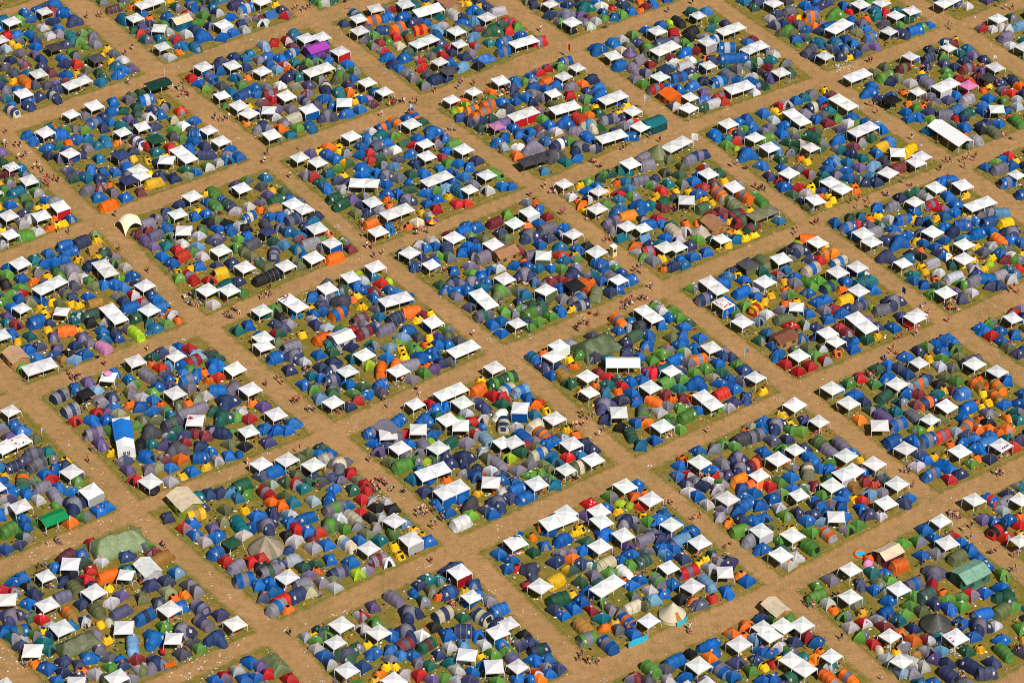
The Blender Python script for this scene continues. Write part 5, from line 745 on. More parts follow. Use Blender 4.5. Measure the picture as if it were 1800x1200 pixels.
for kk,L in BYK.items():
    nm,phrase,cat=INFO[kk]
    by={}
    for e in L:
        if e['vis']: by.setdefault((e['b'],colour_words(e)),[]).append(e)
    for (b,cw),g in by.items():
        g.sort(key=lambda e:e['px']); n=len(g); bn=BN.get(b,'block')
        for i,e in enumerate(g):
            if n==1: e['label']=f'{cw} {phrase}, the only one, {bn}'
            else: e['label']=f'{cw} {phrase}, {ORD[i]} from left, {bn}' if n>2 else f"{cw} {phrase}, the {'left' if i==0 else 'right'} of two, {bn}"
    L.sort(key=lambda e:(not e['vis'],e['d']))
    for n,e in enumerate(L):
        K=KD[kk]; v=K[random.randrange(len(K))]
        c1=tcol(e['c'][0]) if e['c'] else tuple(v_*random.uniform(.96,1.03) for v_ in ((random.uniform(.66,.8),)*3)); c2=tcol(e['c'][1]) if len(e['c'])>1 else c1
        if kk=='F' and len(e['c'])==1: c2=jit(COL[{'n':'a','b':'b','a':'n','c':'i','e':'l','l':'e'}.get(e['c'],e['c'])]) if random.random()<.75 else c1
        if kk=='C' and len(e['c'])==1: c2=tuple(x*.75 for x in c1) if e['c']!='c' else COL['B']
        if kk=='B' and e['c']=='c': c2=COL['c']
        if kk=='B' and e['c']=='d': c1=c2=lin('45463f')
        if kk=='U': c2=tuple(x*.6 for x in c1)
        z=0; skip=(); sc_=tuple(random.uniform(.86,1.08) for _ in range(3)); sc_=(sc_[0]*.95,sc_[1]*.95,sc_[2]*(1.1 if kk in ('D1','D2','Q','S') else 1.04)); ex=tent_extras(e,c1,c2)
        if kk in 'GH' and kk!='D':
            r=random.random(); v=K[0] if r<.72 else (K[1] if r<.95 else K[-1]); sc_=(random.uniform(.92,1.03),random.uniform(.92,1.03),random.uniform(.93,1.06))
            if kk=='H': v=K[0] if r<.92 else K[1]
            c2=jit(random.choice([(.8,.8,.79),COL['b'],COL['e'],COL['r'],COL['s']])); ex={'leg':(.8,.8,.79) if e['c'] not in ('d','k') else (.2,.2,.2)}
        if kk=='B': sc_={'u':(.6,.6,.75),'c':(.78,.78,.75)}.get(e['c'],(1,1,1))
        if kk=='C':
            c1=COL[e['c'][0]]
            if e['c']=='c' or (e['c']=='h' and e['py']>900): c1=lin('dcc8aa')
            if e['c']=='g': c1=lin('7fa891'); c2=lin('4a8068')
            if e['c']=='u': c1=lin('a23fa8'); c2=lin('7a3a98')
            if e['c']=='c': c2=COL['B'] if e['py']<300 else (lin('8f9a3a') if e['px']<600 else lin('6a2428'))
            elif e['c']=='h': c2=lin('b98a52'); c1=c1 if e['py']>900 else lin('7a4a34') if e['px']>1300 else lin('a87858') if e['px']>600 else lin('c6a07c')
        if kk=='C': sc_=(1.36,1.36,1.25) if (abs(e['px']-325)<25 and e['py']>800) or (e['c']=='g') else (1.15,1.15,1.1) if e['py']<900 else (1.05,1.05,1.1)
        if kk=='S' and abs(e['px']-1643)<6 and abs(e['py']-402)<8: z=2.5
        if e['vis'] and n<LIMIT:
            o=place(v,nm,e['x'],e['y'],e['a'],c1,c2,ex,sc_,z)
            if kk in 'GH' and random.random()<.6: o.rotation_euler=(random.gauss(0,.032),random.gauss(0,.032),e['a'])
            tag(o,e['label'],cat,GROUP[kk])
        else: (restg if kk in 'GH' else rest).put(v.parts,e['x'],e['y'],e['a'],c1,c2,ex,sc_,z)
rest.build('more_tents',M_FABA,'crowd of further tents filling the tent blocks','tents')
restg.build('more_gazebos',M_FABA,'further white gazebos in the most distant blocks','gazebos')
# ---------------------------------------------------------------- one-off things
EXTRA={'flags': [(25.92, 75.69, 4.0, 's', 1.1, 0.9, 'grey flag flying on a pole at the lane corner'), (11.24, 95.84, 3.6, 'r', 0.45, 1.5, 'thin red pennant hanging on a pole behind grey tents'), (86.98, 97.16, 3.6, 'w', 1.0, 0.7, 'white sign flag on a pole among blue tents'), (96.46, 92.11, 3.0, 'w', 0.6, 0.6, 'small white flag over the upper right lane'), (-19.83, 73.61, 3.2, 'w', 1.0, 0.7, 'white flag with tall pole before the blue tarp block'), (34.57, 62.36, 3.6, 'w', 1.3, 1.5, 'large white flag drooping by a double gazebo'), (69.79, 11.17, 4.0, 'n', 0.7, 1.2, 'navy flag hanging over the navy family tent'), (-35.91, -32.2, 2.6, 'r', 0.3, 0.9, 'narrow red pennant among green tents'), (0.83, -56.98, 4.2, 'b', 1.1, 0.8, 'blue flag over the corner gazebo, cream bell tent block'), (-68.88, 84.99, 4.5, '', 0, 0, 'tall bare pole leaning by the dark green canopy'), (60.82, -87.98, 6.2, '', 0, 0, 'tall wooden pole standing beside a white gazebo'), (45.62, 85.63, 3.6, 'w', 0.5, 0.9, 'small pale flag beside the orange cabin'), (40.61, -6.69, 3.4, 'i', 0.7, 0.6, 'pale blue flag over green tents, ladybird tent block'), (-79.46, -28.5, 3.0, 's', 0.9, 0.5, 'small grey flag on a post by the rope')], 'umbrellas': [(28.32, 42.75, 'gggggggg', 1.9, 'dark green parasol beside the bright blue family tent', 0), (-15.15, 36.69, 'rylbryob', 1.5, 'rainbow striped umbrella by the picnic crowd', 0), (-59.59, -42.17, 'kkkkkkkk', 1.5, 'black umbrella lying before the corner gazebo', 0), (-69.95, -12.67, 'pppppp', 1.0, 'pink umbrella standing on a white gazebo roof', 2.2)], 'cross': [(35.74, 41.61, 'red flag tent with a white cross on open grass'), (49.55, 4.08, 'red flag tent with white cross, block with the brown ridge roof'), (12.85, -45.42, 'red and white cross flag tent among green tents')], 'marks': [(37.58, 8.64, 3.7524578917878086, 'r', 4, 1.2), (37.58, 8.64, 5.323254218582705, 'r', 6, 1.0), (-95.2, 53.41, 3.7524578917878086, 'p', 4, 1.0), (-95.2, 53.41, 5.323254218582705, 'r', 3, 0.6), (-82.77, -31.12, 3.7524578917878086, 'r', 2, 0.6), (-82.77, -31.12, 5.323254218582705, 'g', 3, 0.6), (-57.99, -24.58, 3.7524578917878086, 'r', 1, 2.2), (48.34, -20.47, 2.181661564992912, 'p', 3, 0.8), (82.19, -31.89, 5.323254218582705, 'u', 6, 0.9), (65.83, -84.58, 3.7524578917878086, 'r', 3, 0.8), (-39.17, 9.86, 2.181661564992912, 'r', 2, 1.8), (-39.17, 9.86, 3.7524578917878086, 'a', 2, 1.8)], 'litter': [(66.62, 92.99, 1.1, 60), (-11.48, -82.42, 1.3, 60), (-60.74, -47.91, 2.5, 12), (-77.5, -55.84, 2.5, 30), (-47.6, -83.72, 2.5, 50), (-53.06, -81.77, 3, 30), (-21.62, -44.24, 1.5, 50), (-36.41, 13.79, 1.0, 40), (69.05, -81.11, 0.8, 30), (-63.26, -85.67, 3, 60), (-74.28, -81.77, 3, 60), (87.74, 100.93, 1, 20)], 'pool': [56.38, -57.83], 'ladybird': [24.48, -9.66], 'chips': [-21.49, 35.94], 'cabin': [18.59, 26.51]}
def special(parts,material,name,x,y,rz,c1,c2,ex,label,cat,mats=None,s=(1,1,1),z=0,flat=()):
    o=place(Kind(parts,material,mats,flat),name,x,y,rz,c1,c2,ex,s,z); return tag(o,label,cat)
GR=R(HEAD['ROT'])
def tarp_poles(parts,pk):
    for (px,py,h,r_) in pk:
        m=MB().tube((px,py,0),(px,py,h-.08),.04,n=6); parts.append(('pole',m.v,m.f,'pole',None))
    return parts
for e in SPECIAL:
    c=e['c']; x,y=e['x'],e['y']; bn=BN.get(e['b'],'block'); k=(round(e['px']),round(e['py']))
    c1=COL[c[0]]
    if e['k']=='R':                                   # red mat with a sunbather
        m=MB().box(0,0,.03,.95,2.0,.05); special([('mat',m.v,m.f,0,None)],M_CLOTH,'beach_mat',x,y,GR+R(95),COL['r'],c1,{},'red mat laid in the lane below the tipi block','mat'); PEOPLE.append(dict(k='l',x=x,y=y,a=GR+R(95),z=.06,px=e['px'],py=e['py'],d=e['d'],b=e['b'],vis=True)); continue
    if c=='b': pk=[(-1.2,.3,1.5,2.2),(1.1,-.2,1.3,2.2)]; special(tarp_poles(make_tarp(2.3,1.5,pk,3),pk),M_TARP,'tarp_shelter',x,y,e['a'],COL['b'],c1,{},'creased blue tarp shelter draped over tents, '+bn,'tarp')
    elif c=='w' and e['n']=='2': pk=[(-.8,.5,1.9,2.),(.6,.6,1.8,2.)]; special(tarp_poles(make_tarp(1.6,1.3,pk,8),pk),M_POLY,'sagging_canopy',x,y,e['a'],COL['w'],c1,{},'white canopy half collapsed beside the walled white tent','canopy')
    elif c=='w':
        big=e['px']>1500; l=4.6 if big else 3.0
        special(make_marquee(1.9 if big else 1.45,l,2.05,.75,3 if big else 3),M_POLY,'marquee',x,y,e['a']+PI/2,(.84,.84,.83),c1,{},'long white gable marquee on posts, open sides, at the lane corner' if big else 'white gable marquee beside the olive hangar tarp','marquee',{'leg':M_PAINT,'gable_bar':M_PAINT})
    elif c=='c' and e['n']=='2':
        special(make_bell(1,2.1,2.9),M_POLY,'bell_tent',x,y,0,COL['c'],COL['c'],{'door':COL['h']},'cream bell tent with a turquoise windbreak at the lane','tent')
        m=MB()
        P=[[(2.45*math.cos(a),2.45*math.sin(a),z_) for a in [R(-75+12*k_) for k_ in range(8)]] for z_ in (0,.5,1.05)]; m.grid(P)
        special([('cloth',m.v,m.f,0,None)]+[('stake',*(lambda q:(q.v,q.f))(MB().tube((2.45*math.cos(R(a)),2.45*math.sin(R(a)),0),(2.45*math.cos(R(a)),2.45*math.sin(R(a)),1.15),.025)),'pole',None) for a in (-75,-33,9)],M_FAB,'windbreak',x,y,0,lin('35c3e0'),c1,{},'turquoise windbreak curved round the cream bell tent','windbreak')
    elif c=='c':
        n=17; S=2.1; P=[[((-1+2*i/(n-1))*S*(1-.13*(1-(-1+2*j/(n-1))**2)),(-1+2*j/(n-1))*S*(1-.13*(1-(-1+2*i/(n-1))**2)),2.75-.8*((-1+2*i/(n-1))**2+(-1+2*j/(n-1))**2)-1.1*((-1+2*i/(n-1))*(-1+2*j/(n-1)))**2) for j in range(n)] for i in range(n)]
        parts=[('canopy',*gridvf(P),0,None)]
        for sx in (-1,1):
            for sy in (-1,1): m=MB().tube((sx*2.12,sy*2.12,0),(sx*2.0,sy*2.0,.55),.05,.09,n=6); parts.append(('leg',m.v,m.f,0,None))
        special(parts,M_POLY,'dome_shelter',x,y,GR,lin('efe4c4'),c1,{},'cream arched dome shelter standing open at the block corner','shelter')
    elif c=='o' and e['px']<700 and e['py']<600: special(make_tunnel(3),M_FAB,'long_tunnel_tent',x,y,e['a']-PI/2,jit(COL['o']),jit(COL['o']),tent_extras(dict(c='o'),COL['o'],COL['o']),'long orange tunnel tent lying along the lane edge, '+bn,'tent')
    elif c=='o':
        m=MB().grid([[(-.9+.3*i,.05*math.sin(i*1.4),z_) for i in range(7)] for z_ in (.5,1.0,1.5)]); p=[('cloth',m.v,m.f,0,None)]
        for xx in (-.92,.95): q=MB().tube((xx,0,0),(xx,0,1.7),.03); p.append(('pole',q.v,q.f,'pole',None))
        special(p,M_FAB,'banner',x,y,R(25),COL['o'],c1,{},'orange banner on two sticks beside the rope, bottom-left block','banner')
    elif c=='e' and e['px']>1300 and e['py']<500: special(make_gazebo(2,0,1.45),M_FAB,'camouflage_gazebo',x,y,GR,jit(lin('77785a')),c1,{},'drab double gazebo with camouflage roof by the lane','gazebo',{'leg':M_PAINT})
    elif c=='e' and e['n']=='2': pk=[(-.6,.8,1.9,2.0),(.9,.7,1.6,1.8)]; special(tarp_poles(make_tarp(1.5,1.2,pk,k[0]),pk),M_TARP,'tarp_sheet',x,y,GR+.3,lin('6f745a'),c1,{},'olive tarp sheet hung from a gazebo'+(' nearer the lane corner' if e['px']<1530 else ' under the tilted white gazebo'),'tarp')
    elif c=='e':
        if e['py']<800: D_=(4.3,3.3,2.5,'dark olive hangar-like tarp over the back of the block'); cc='4f5d3c'
        elif e['px']<150: D_=(3.9,2.4,2.0,'crumpled dark olive tarp over tents, bottom-left block'); cc='565c3a'
        elif e['px']<300: D_=(5.2,3.1,2.9,'huge pale olive tarp pitched over a row of tents'); cc='75875a'
        else: D_=(2.5,2.0,1.8,'olive tarp wrapped over a square tent at the lane'); cc='68744a'
        lx,ly,h,lb=D_; pk=[(-lx*.5,.2,h,lx*.7),(lx*.42,ly*.25,h*1.05,lx*.7),(lx*.1,-ly*.3,h*.8,lx*.6)]
        special(tarp_poles(make_tarp(lx,ly,pk,k[0]),pk),M_TARP,'tarp_shelter',x,y,GR if e['px']>900 or e['px']<150 else GR-.15 if e['px']<300 else GR-PI/2,lin(cc),c1,{},lb,'tarp')
    elif c=='g' and e['py']<300: special(make_marquee(1.55,2.5,2.0,.35,2),M_TARP,'dark_canopy',x,y,GR+R(88),lin('123a2c'),c1,{},'dark green canopy on posts standing in the lane crossing','canopy',{'leg':M_PAINT,'gable_bar':M_PAINT})
    elif c=='g' and e['py']>880: special(make_marquee(1.5,2.2,2.0,.5,2),M_FAB,'green_canopy',x,y,GR-PI/2,lin('0f8a50'),c1,{},'emerald green gable canopy on white posts, left edge','canopy',{'leg':M_PAINT,'gable_bar':M_PAINT})
    elif c=='g': special(make_tunnel(2),M_FAB,'striped_tunnel_tent',x,y,GR+PI/2,COL['g'],COL['g'],tent_extras(dict(c='g'),COL['g'],COL['g']),'dark green tunnel tent at the top of the camouflage tent block','tent')
    elif c=='v' and e['px']>1000:
        m=MB().grid([[(-1.3+2.6*i/6,-1.2+2.2*k/5,.15+1.75*(k/5)*(1-.35*abs(i/3-1))+.05*math.sin(i*2+k)) for i in range(7)] for k in range(6)]); p=[('sheet',m.v,m.f,0,None)]
        for xx in (-1.2,1.2): q=MB().tube((xx,1.0,0),(xx*.8,1.0,1.5),.03); p.append(('pole',q.v,q.f,'pole',None))
        special(p,M_FAB,'sun_sheet',x,y,GR-PI/2,lin('b4e02a'),c1,{},'lime green sheet slung down from a white gazebo','sheet')
    elif c=='v':
        p=[]; 
        (v,f),(v2,f2)=make_canopy(1.5,1.5,2.05,.6,0,3.0); p+=[('rear_canopy',v,f,0,None)]
        P=[[(1.65*s_*(1-t),y_,2.0+.75*t) for s_,t in ((1,0),(1,.5),(1,1),(-1,.5),(-1,0))] for y_ in [-1.9+1.04*k_ for k_ in range(6)]]; p.append(('blue_tarp',[(q[0],q[1],q[2]+.06+.04*math.sin(q[1]*3+q[0]*2)) for r_ in P for q in r_],gridvf(P)[1],1,None))
        P=[[(1.5*s_*(1-t),y_,2.05+.65*t) for s_,t in ((1,0),(1,.5),(1,1),(-1,.5),(-1,0))] for y_ in (-4.3,-3.4,-2.4,-1.6)]; p.append(('front_roof',*gridvf(P),0,None))
        m=MB().add([(-1.5,-4.3,0),(1.5,-4.3,0),(1.5,-4.3,2.05),(0,-4.3,2.7),(-1.5,-4.3,2.05)],[(0,1,2,3,4)]); p.append(('front_wall',m.v,m.f,0,None)); wi=len(p)-1
        for s_ in (-1,1): m=MB().grid([[(s_*1.5,-4.3+.9*i,z_) for i in range(4)] for z_ in (0,1,2.05)]); p.append(('side_wall',m.v,m.f,0,None))
        for xx in (-.33,.33):
            for zz in (.75,1.05,1.35):
                for d_ in (-.13,.13): m=MB().box(xx+d_,-4.32,zz,.2,.03,.24); p.append(('pane',m.v,m.f,'win',wi))
        for xx in (-1.48,1.48):
            for yy in (-1.5,1.5,4.48): m=MB().tube((xx,yy,0),(xx,yy,2.03),.045); p.append(('leg',m.v,m.f,'leg',None))
        special(p,M_POLY,'party_tent',x,y,R(12),(.82,.82,.82),lin('1f78d2'),{},'long party tent, white walled front with window and blue tarp roof','tent',{'leg':M_PAINT,'blue_tarp':M_TARP})
    elif c=='h':
        n=16; P=[[((2.9*(1-t)+.05)*math.cos(a)*(1+.05*math.sin(PI*t)),(2.9*(1-t)+.05)*math.sin(a)*(1+.05*math.sin(PI*t)),.3+2.5*t**.8) for a in [2*PI*k_/n for k_ in range(n+1)]] for t in [i/6 for i in range(7)]]
        p=[]; r_=random.Random(2)
        for k_ in range(n):
            m=MB().grid([row[k_:k_+2] for row in P]); p.append(('panel',m.v,m.f,'c%d'%(k_%3),None))
        Q=[[(2.95*math.cos(a),2.95*math.sin(a),z_) for a in [2*PI*k_/n for k_ in range(n+1)]] for z_ in (0,.31)]; p.append(('skirt',*gridvf(Q),1,None))
        m=MB().tube((0,0,2.6),(0,0,3.0),.08); p.append(('pole',m.v,m.f,'pole',None))
        special(p,M_FAB,'camouflage_tent',x,y,0,COL['h'],lin('5f8a92'),{'c0':lin('9a8a74'),'c1':lin('7d7560'),'c2':lin('a89a86')},'large round camouflage tent with patchy tan and grey panels','tent')
    elif c=='i':
        m=MB().grid([[(-1.9+.55*i,.12*math.sin(i*.9),z_) for i in range(8)] for z_ in (0,.6,1.25)]); p=[('cloth',m.v,m.f,0,None)]
        for i in (0,2,4,7): q=MB().tube((-1.9+.55*i,.12*math.sin(i*.9),0),(-1.9+.55*i,.12*math.sin(i*.9),1.35),.025); p.append(('stake',q.v,q.f,'pole',None))
        special(p,M_FAB,'windbreak',x,y,GR,lin('2fc0e6'),c1,{},'straight turquoise windbreak along the rope by blue tents','windbreak')
    elif c=='k':
        m=MB().box(0,0,.45,.7,.8,.8).box(0,-.42,.4,.5,.03,.5); special([('case',m.v,m.f,0,None),('lid',*(lambda q:(q.v,q.f))(MB().box(0,0,.88,.74,.84,.06)),0,None),('grille',*(lambda q:(q.v,q.f))(MB().box(0,-.45,.42,.4,.03,.4)),'win',None)],M_PAINT,'speaker_box',x,y,R(10),COL['r'],c1,{},'red box speaker with dark grille beside a white gazebo','speaker')
# flags on poles
def flag(x,y,h,col,w,hh,label,cross=None,lean=0):
    o=root('flag',x,y,R(random.uniform(-25,25))); tag(o,label,'flag')
    m=MB().tube((0,0,0),(lean,0,h),.035,.025); part('pole',m.mesh('pole',M_PAINT),o,(.7,.68,.62))
    if w:
        def at(u,v): return (lean+w*u,.1*math.sin(u*5),h-.05-hh+hh*v-.25*u*hh)
        m=MB().grid([[at(u/8,v/4) for u in range(9)] for v in range(5)]); f=part('cloth',m.mesh('cloth',M_FAB),o,col)
        if cross:
            for (a,b,c_,d) in ((.3,.42,0,1),(0,1,.42,.58)):
                m=MB().grid([[tuple(np.array(at(a+(b-a)*u/6,c_+(d-c_)*v/3))+np.array([0,s,0])) for u in range(7)] for v in range(4)] for s in (-.012,)) if False else MB()
                for s in (-.012,.012): m.grid([[tuple(np.array(at(a+(b-a)*u/6,c_+(d-c_)*v/3))+np.array([0,s,0])) for u in range(7)] for v in range(4)])
                part('stripe',m.mesh('stripe',M_FAB),f,cross)
for (x,y,h,c,w,hh,lb) in EXTRA['flags']: flag(x,y,h,COL[c] if c else (.5,.5,.5),w,hh,lb)
def ellipse_ring(rx,ry,r,z,n=18,m=6):
    P=[[((rx+r*math.cos(b))*math.cos(a),(ry+r*math.cos(b))*math.sin(a),z+r*math.sin(b)) for b in [2*PI*k/m for k in range(m+1)]] for a in [2*PI*k/n for k in range(n+1)]]; return gridvf(P)
x,y=EXTRA['pool']; n=20
wv=[(0,0,.18)]+[(.85*math.cos(2*PI*k/n),.85*math.sin(2*PI*k/n),.18) for k in range(n)]
special([('rim',*ellipse_ring(.95,.95,.17,.17),0,None),('water',wv,[(0,k+1,(k+1)%n+1) for k in range(n)],1,None)],M_PAINT,'paddling_pool',x,y,0,COL['o'],lin('35b7d8'),{},'round orange paddling pool full of blue water in the lane','pool')
def umbrella(x,y,cols,h,label,tilt=.25,z=0):
    n=len(cols); p=[]
    for k in range(n):
        a,b=2*PI*k/n,2*PI*(k+1)/n; P=[[(1.15*t*math.cos(a+(b-a)*s),1.15*t*math.sin(a+(b-a)*s),h-.42*t**1.6) for s in (0,.5,1)] for t in (.03,.35,.7,1)]
        v,f=gridvf(P); p.append(('panel',v,f,'c%d'%k,None))
    m=MB().tube((0,0,0 if not z else h-.9),(0,0,h+.08),.025); p.append(('pole',m.v,m.f,'pole',None))
    o=special(p,M_FAB,'umbrella',x,y,.4,cols[0],cols[0],{'c%d'%k:cols[k] for k in range(n)},label,'umbrella',z=z); o.rotation_euler=(tilt,tilt*.5,.4)
    if z: o.scale=(.62,.62,.8)
for (x,y,cs,h,lb,z) in EXTRA['umbrellas']: umbrella(x,y,[COL[q] for q in cs],h,lb,z=z)
# flag draped over a small red tent and the flag cloth on a green one
def cross_tent(x,y,rz,label):
    K=Kind(make_dome(2,False),M_FAB); o=place(K,'flag_tent',x,y,rz,COL['r'],COL['r'],{'door':COL['r'],'vent':COL['r'],'cap':COL['r']}); tag(o,label,'tent')
    P=dome_panels(1.05,1.0,1.22,.1,(0,0))
    for k in (2,3):
        for r_ in ((.08,.98,.42,.58),(.38,.54,.02,.98)): part('white_stripe',mesh('white_stripe',*patch(P[k],*r_,.08),M_FAB),o,COL['w'])
for (x,y,lb) in EXTRA['cross']: cross_tent(x,y,GR,lb)
# red tent with black spots
x,y=EXTRA['ladybird']; K=Kind(make_dome(1,False),M_FAB); o=place(K,'spotted_tent',x,y,GR,lin('e02a3c'),COL['r'],{'door':lin('e02a3c'),'vent':lin('e02a3c'),'cap':COL['k']},(1.25,1.2,1.15)); tag(o,'red ladybird tent covered in black spots beside a white marquee','tent')
P=dome_panels(1.05,1.0,1.22,.1,(0,0))
for k in range(4):
    for (t,u) in ((.15,.25),(.2,.7),(.42,.48),(.55,.2),(.62,.75)): part('spot',mesh('spot',*patch(P[k],t,t+.14,u-.07,u+.07,.07),M_FAB),o,COL['k'])
# wood-chip patch
x,y=EXTRA['chips']; st_=Stuff(); c_,s_=math.cos(GR),math.sin(GR)
for k in range(420):
    u,v=random.uniform(-2.1,2.1),random.uniform(-2.3,2.3); xx,yy=x+c_*u-s_*v,y+s_*u+c_*v
    m=MB().box(xx,yy,random.uniform(.03,.12),random.uniform(.12,.3),random.uniform(.07,.14),.06,random.uniform(0,3)); st_.raw(m.v,m.f,jit(random.choice([lin('b98a4c'),lin('8a5f30'),lin('5c3d20'),lin('d6b070')])))
st_.build('wood_chips',M_CLOTHA,'patch of brown wood chips spread before a double gazebo','wood chips',False)
# small yellow and white ticket cabin in the lane
x,y=EXTRA['cabin']; m1=MB().box(0,0,1.0,.95,.95,2.0); m2=MB().box(0,0,2.08,1.1,1.1,.14); m3=MB().box(0,-.49,1.3,.6,.04,.6)
special([('body',m1.v,m1.f,0,None),('roof',m2.v,m2.f,1,None),('window',m3.v,m3.f,'win',None)],M_PAINT,'lane_cabin',x,y,GR,lin('e9d9a0'),(.85,.85,.83),{},'small pale cabin box standing at the lane edge','cabin',flat=('body','roof','window'))
# handwriting and paint marks on canopies
def strokes(n,r_):
    S=[]
    for k in range(n):
        x0=k/n+.02; y0=r_.uniform(-.05,.05); pts=[(x0,y0+r_.uniform(0,.2))]
        for q in range(r_.randint(3,5)): pts.append((x0+r_.uniform(0,.75)/n,y0+r_.choice((0,.5,1))*r_.uniform(.7,1)))
        S.append(pts)
    return S
GAZ=[o for o in C.objects if o.name.split('.')[0] in ('gazebo','double_gazebo')]
for (x,y,az,col,n,size) in EXTRA['marks']:
    if not GAZ: break
    o=min(GAZ,key=lambda o:(o.location.x-x)**2+(o.location.y-y)**2); r_=random.Random(int(x*10)); w=1.5; ox=0
    if o.name.startswith('double'): ox=-1.5
    loc=(az-o.rotation_euler.z)%(2*PI); side=int(round(loc/(PI/2)))%4; ang=side*PI/2; ca,sa=math.cos(ang),math.sin(ang)
    m=MB()
    for pts in strokes(n,r_):
        for a,b in zip(pts,pts[1:]):
            q=[]
            for (u,v) in (a,b):
                t=.18+v*.34*size; rr=w*(1-t)-.02; tang=(u-.5)*1.75*w*(1-t)*.95; q.append((ox+ca*rr-sa*tang,sa*rr+ca*tang,2.05+.56*t**1.12+.03))
            m.tube(q[0],q[1],.035 if size<1.5 else .06,n=4)
    part('painted_lettering',m.mesh('painted_lettering',M_CLOTH),o,COL[col])

# ---------------------------------------------------------------- people: one continuous skinned body for each pose, clothes lifted off its surface
def body_pose(kind):
    J={}; E_=[]
    def j(n,p,r): J[n]=(Vector(p),r)
    if kind=='stand' or kind=='walk':
        s=.24 if kind=='walk' else .05
        j('pel',(0,0,.95),.135); j('waist',(0,0,1.1),.125); j('chest',(0,.0,1.32),.155); j('neck',(0,.01,1.5),.055); j('head',(0,.02,1.6),.088); j('top',(0,.01,1.72),.085)
        for d,sg in (('l',1),('r',-1)):
            k=s*sg
            j('sh'+d,(sg*.17,0,1.42),.065); j('el'+d,(sg*.24,-k*.6,1.15),.045); j('wr'+d,(sg*.25,-k*1.1+.1,.92),.03); j('ha'+d,(sg*.245,-k*1.2+.13,.83),.038)
            j('hip'+d,(sg*.095,0,.9),.1); j('kn'+d,(sg*.1,k*.9+.03,.5),.068); j('an'+d,(sg*.1,k*1.4-.03,.1),.045); j('to'+d,(sg*.12,k*1.4+.13,.045),.042)
    elif kind=='chair' or kind=='ground':
        b=.45 if kind=='chair' else .12
        j('pel',(0,0,b),.14); j('waist',(0,-.03,b+.16),.13); j('chest',(0,-.06,b+.38),.155); j('neck',(0,-.03,b+.56),.055); j('head',(0,.0,b+.66),.088); j('top',(0,0,b+.78),.085)
        for d,sg in (('l',1),('r',-1)):
            j('sh'+d,(sg*.18,-.05,b+.48),.065); j('el'+d,(sg*.25,.1,b+.24),.045); j('wr'+d,(sg*.17,.32,b+.2),.03); j('ha'+d,(sg*.14,.4,b+.2),.038)
            j('hip'+d,(sg*.1,.03,b),.1)
            if kind=='chair': j('kn'+d,(sg*.13,.44,b+.03),.07); j('an'+d,(sg*.13,.5,.1),.045); j('to'+d,(sg*.14,.66,.045),.042)
            else: j('kn'+d,(sg*.16,.36,b+.36),.07); j('an'+d,(sg*.15,.62,.09),.045); j('to'+d,(sg*.16,.78,.05),.042)
    else:
        b=.13
        j('pel',(0,0,b),.13); j('waist',(0,.16,b),.12); j('chest',(0,.38,b+.01),.145); j('neck',(0,.56,b),.055); j('head',(0,.67,b),.088); j('top',(0,.79,b),.085)
        for d,sg in (('l',1),('r',-1)):
            j('sh'+d,(sg*.18,.48,b),.06); j('el'+d,(sg*.36,.4,.07),.045); j('wr'+d,(sg*.42,.18,.05),.03); j('ha'+d,(sg*.43,.08,.05),.036)
            j('hip'+d,(sg*.1,-.05,b),.095); j('kn'+d,(sg*.13,-.44,b-.01),.065); j('an'+d,(sg*.15,-.83,.07),.045); j('to'+d,(sg*.17,-.93,.1),.04)
    ch=[('pel','waist'),('waist','chest'),('chest','neck'),('neck','head'),('head','top')]
    for d in 'lr': ch+=[('chest','sh'+d),('sh'+d,'el'+d),('el'+d,'wr'+d),('wr'+d,'ha'+d),('pel','hip'+d),('hip'+d,'kn'+d),('kn'+d,'an'+d),('an'+d,'to'+d)]
    names=list(J); me=bpy.data.meshes.new('pose'); me.from_pydata([J[n][0] for n in names],[(names.index(a),names.index(b)) for a,b in ch],[])
    o=bpy.data.objects.new('pose',me); C.objects.link(o); o.modifiers.new('s','SKIN'); sk=me.skin_vertices[0].data
    for i,n in enumerate(names): sk[i].radius=(J[n][1],)*2; sk[i].use_root=(n=='pel')
    sb=o.modifiers.new('d','SUBSURF'); sb.levels=1
    dg=bpy.context.evaluated_depsgraph_get(); ev=o.evaluated_get(dg); m=bpy.data.meshes.new_from_object(ev)
    V=np.array([v.co for v in m.vertices]); F=[tuple(p.vertices) for p in m.polygons]
    bpy.data.objects.remove(o); bpy.data.meshes.remove(me); bpy.data.meshes.remove(m)
    lab=[]
    for v in V:
        best=None
        for a,b in ch:
            A,B=np.array(J[a][0]),np.array(J[b][0]); t=np.clip(((v-A)@(B-A))/((B-A)@(B-A)),0,1); d=np.linalg.norm(v-(A+(B-A)*t))-(J[a][1]*(1-t)+J[b][1]*t)
            if best is None or d<best[0]: best=(d,a+'>'+b,t)
        lab.append(best)
    cen=V*0; N_=np.zeros_like(V)
    for f in F:
        p=V[list(f)]; n=np.cross(p[2]-p[0],p[-1]-p[1]) if len(f)==4 else np.cross(p[1]-p[0],p[2]-p[0])
        for i in f: N_[i]+=n
    N_/=np.linalg.norm(N_,axis=1)[:,None]+1e-9
    def region(test,off,name,role):
        keep=[f for f in F if all(test(lab[i][1],lab[i][2],V[i]) for i in f)]; ids=sorted({i for f in keep for i in f}); mp={i:k for k,i in enumerate(ids)}
        return (name,(V[ids]+N_[ids]*off).tolist(),[tuple(mp[i] for i in f) for f in keep],role,None)
    hd=np.array(J['head'][0]); tp=np.array(J['top'][0]); up=(tp-hd)/np.linalg.norm(tp-hd)
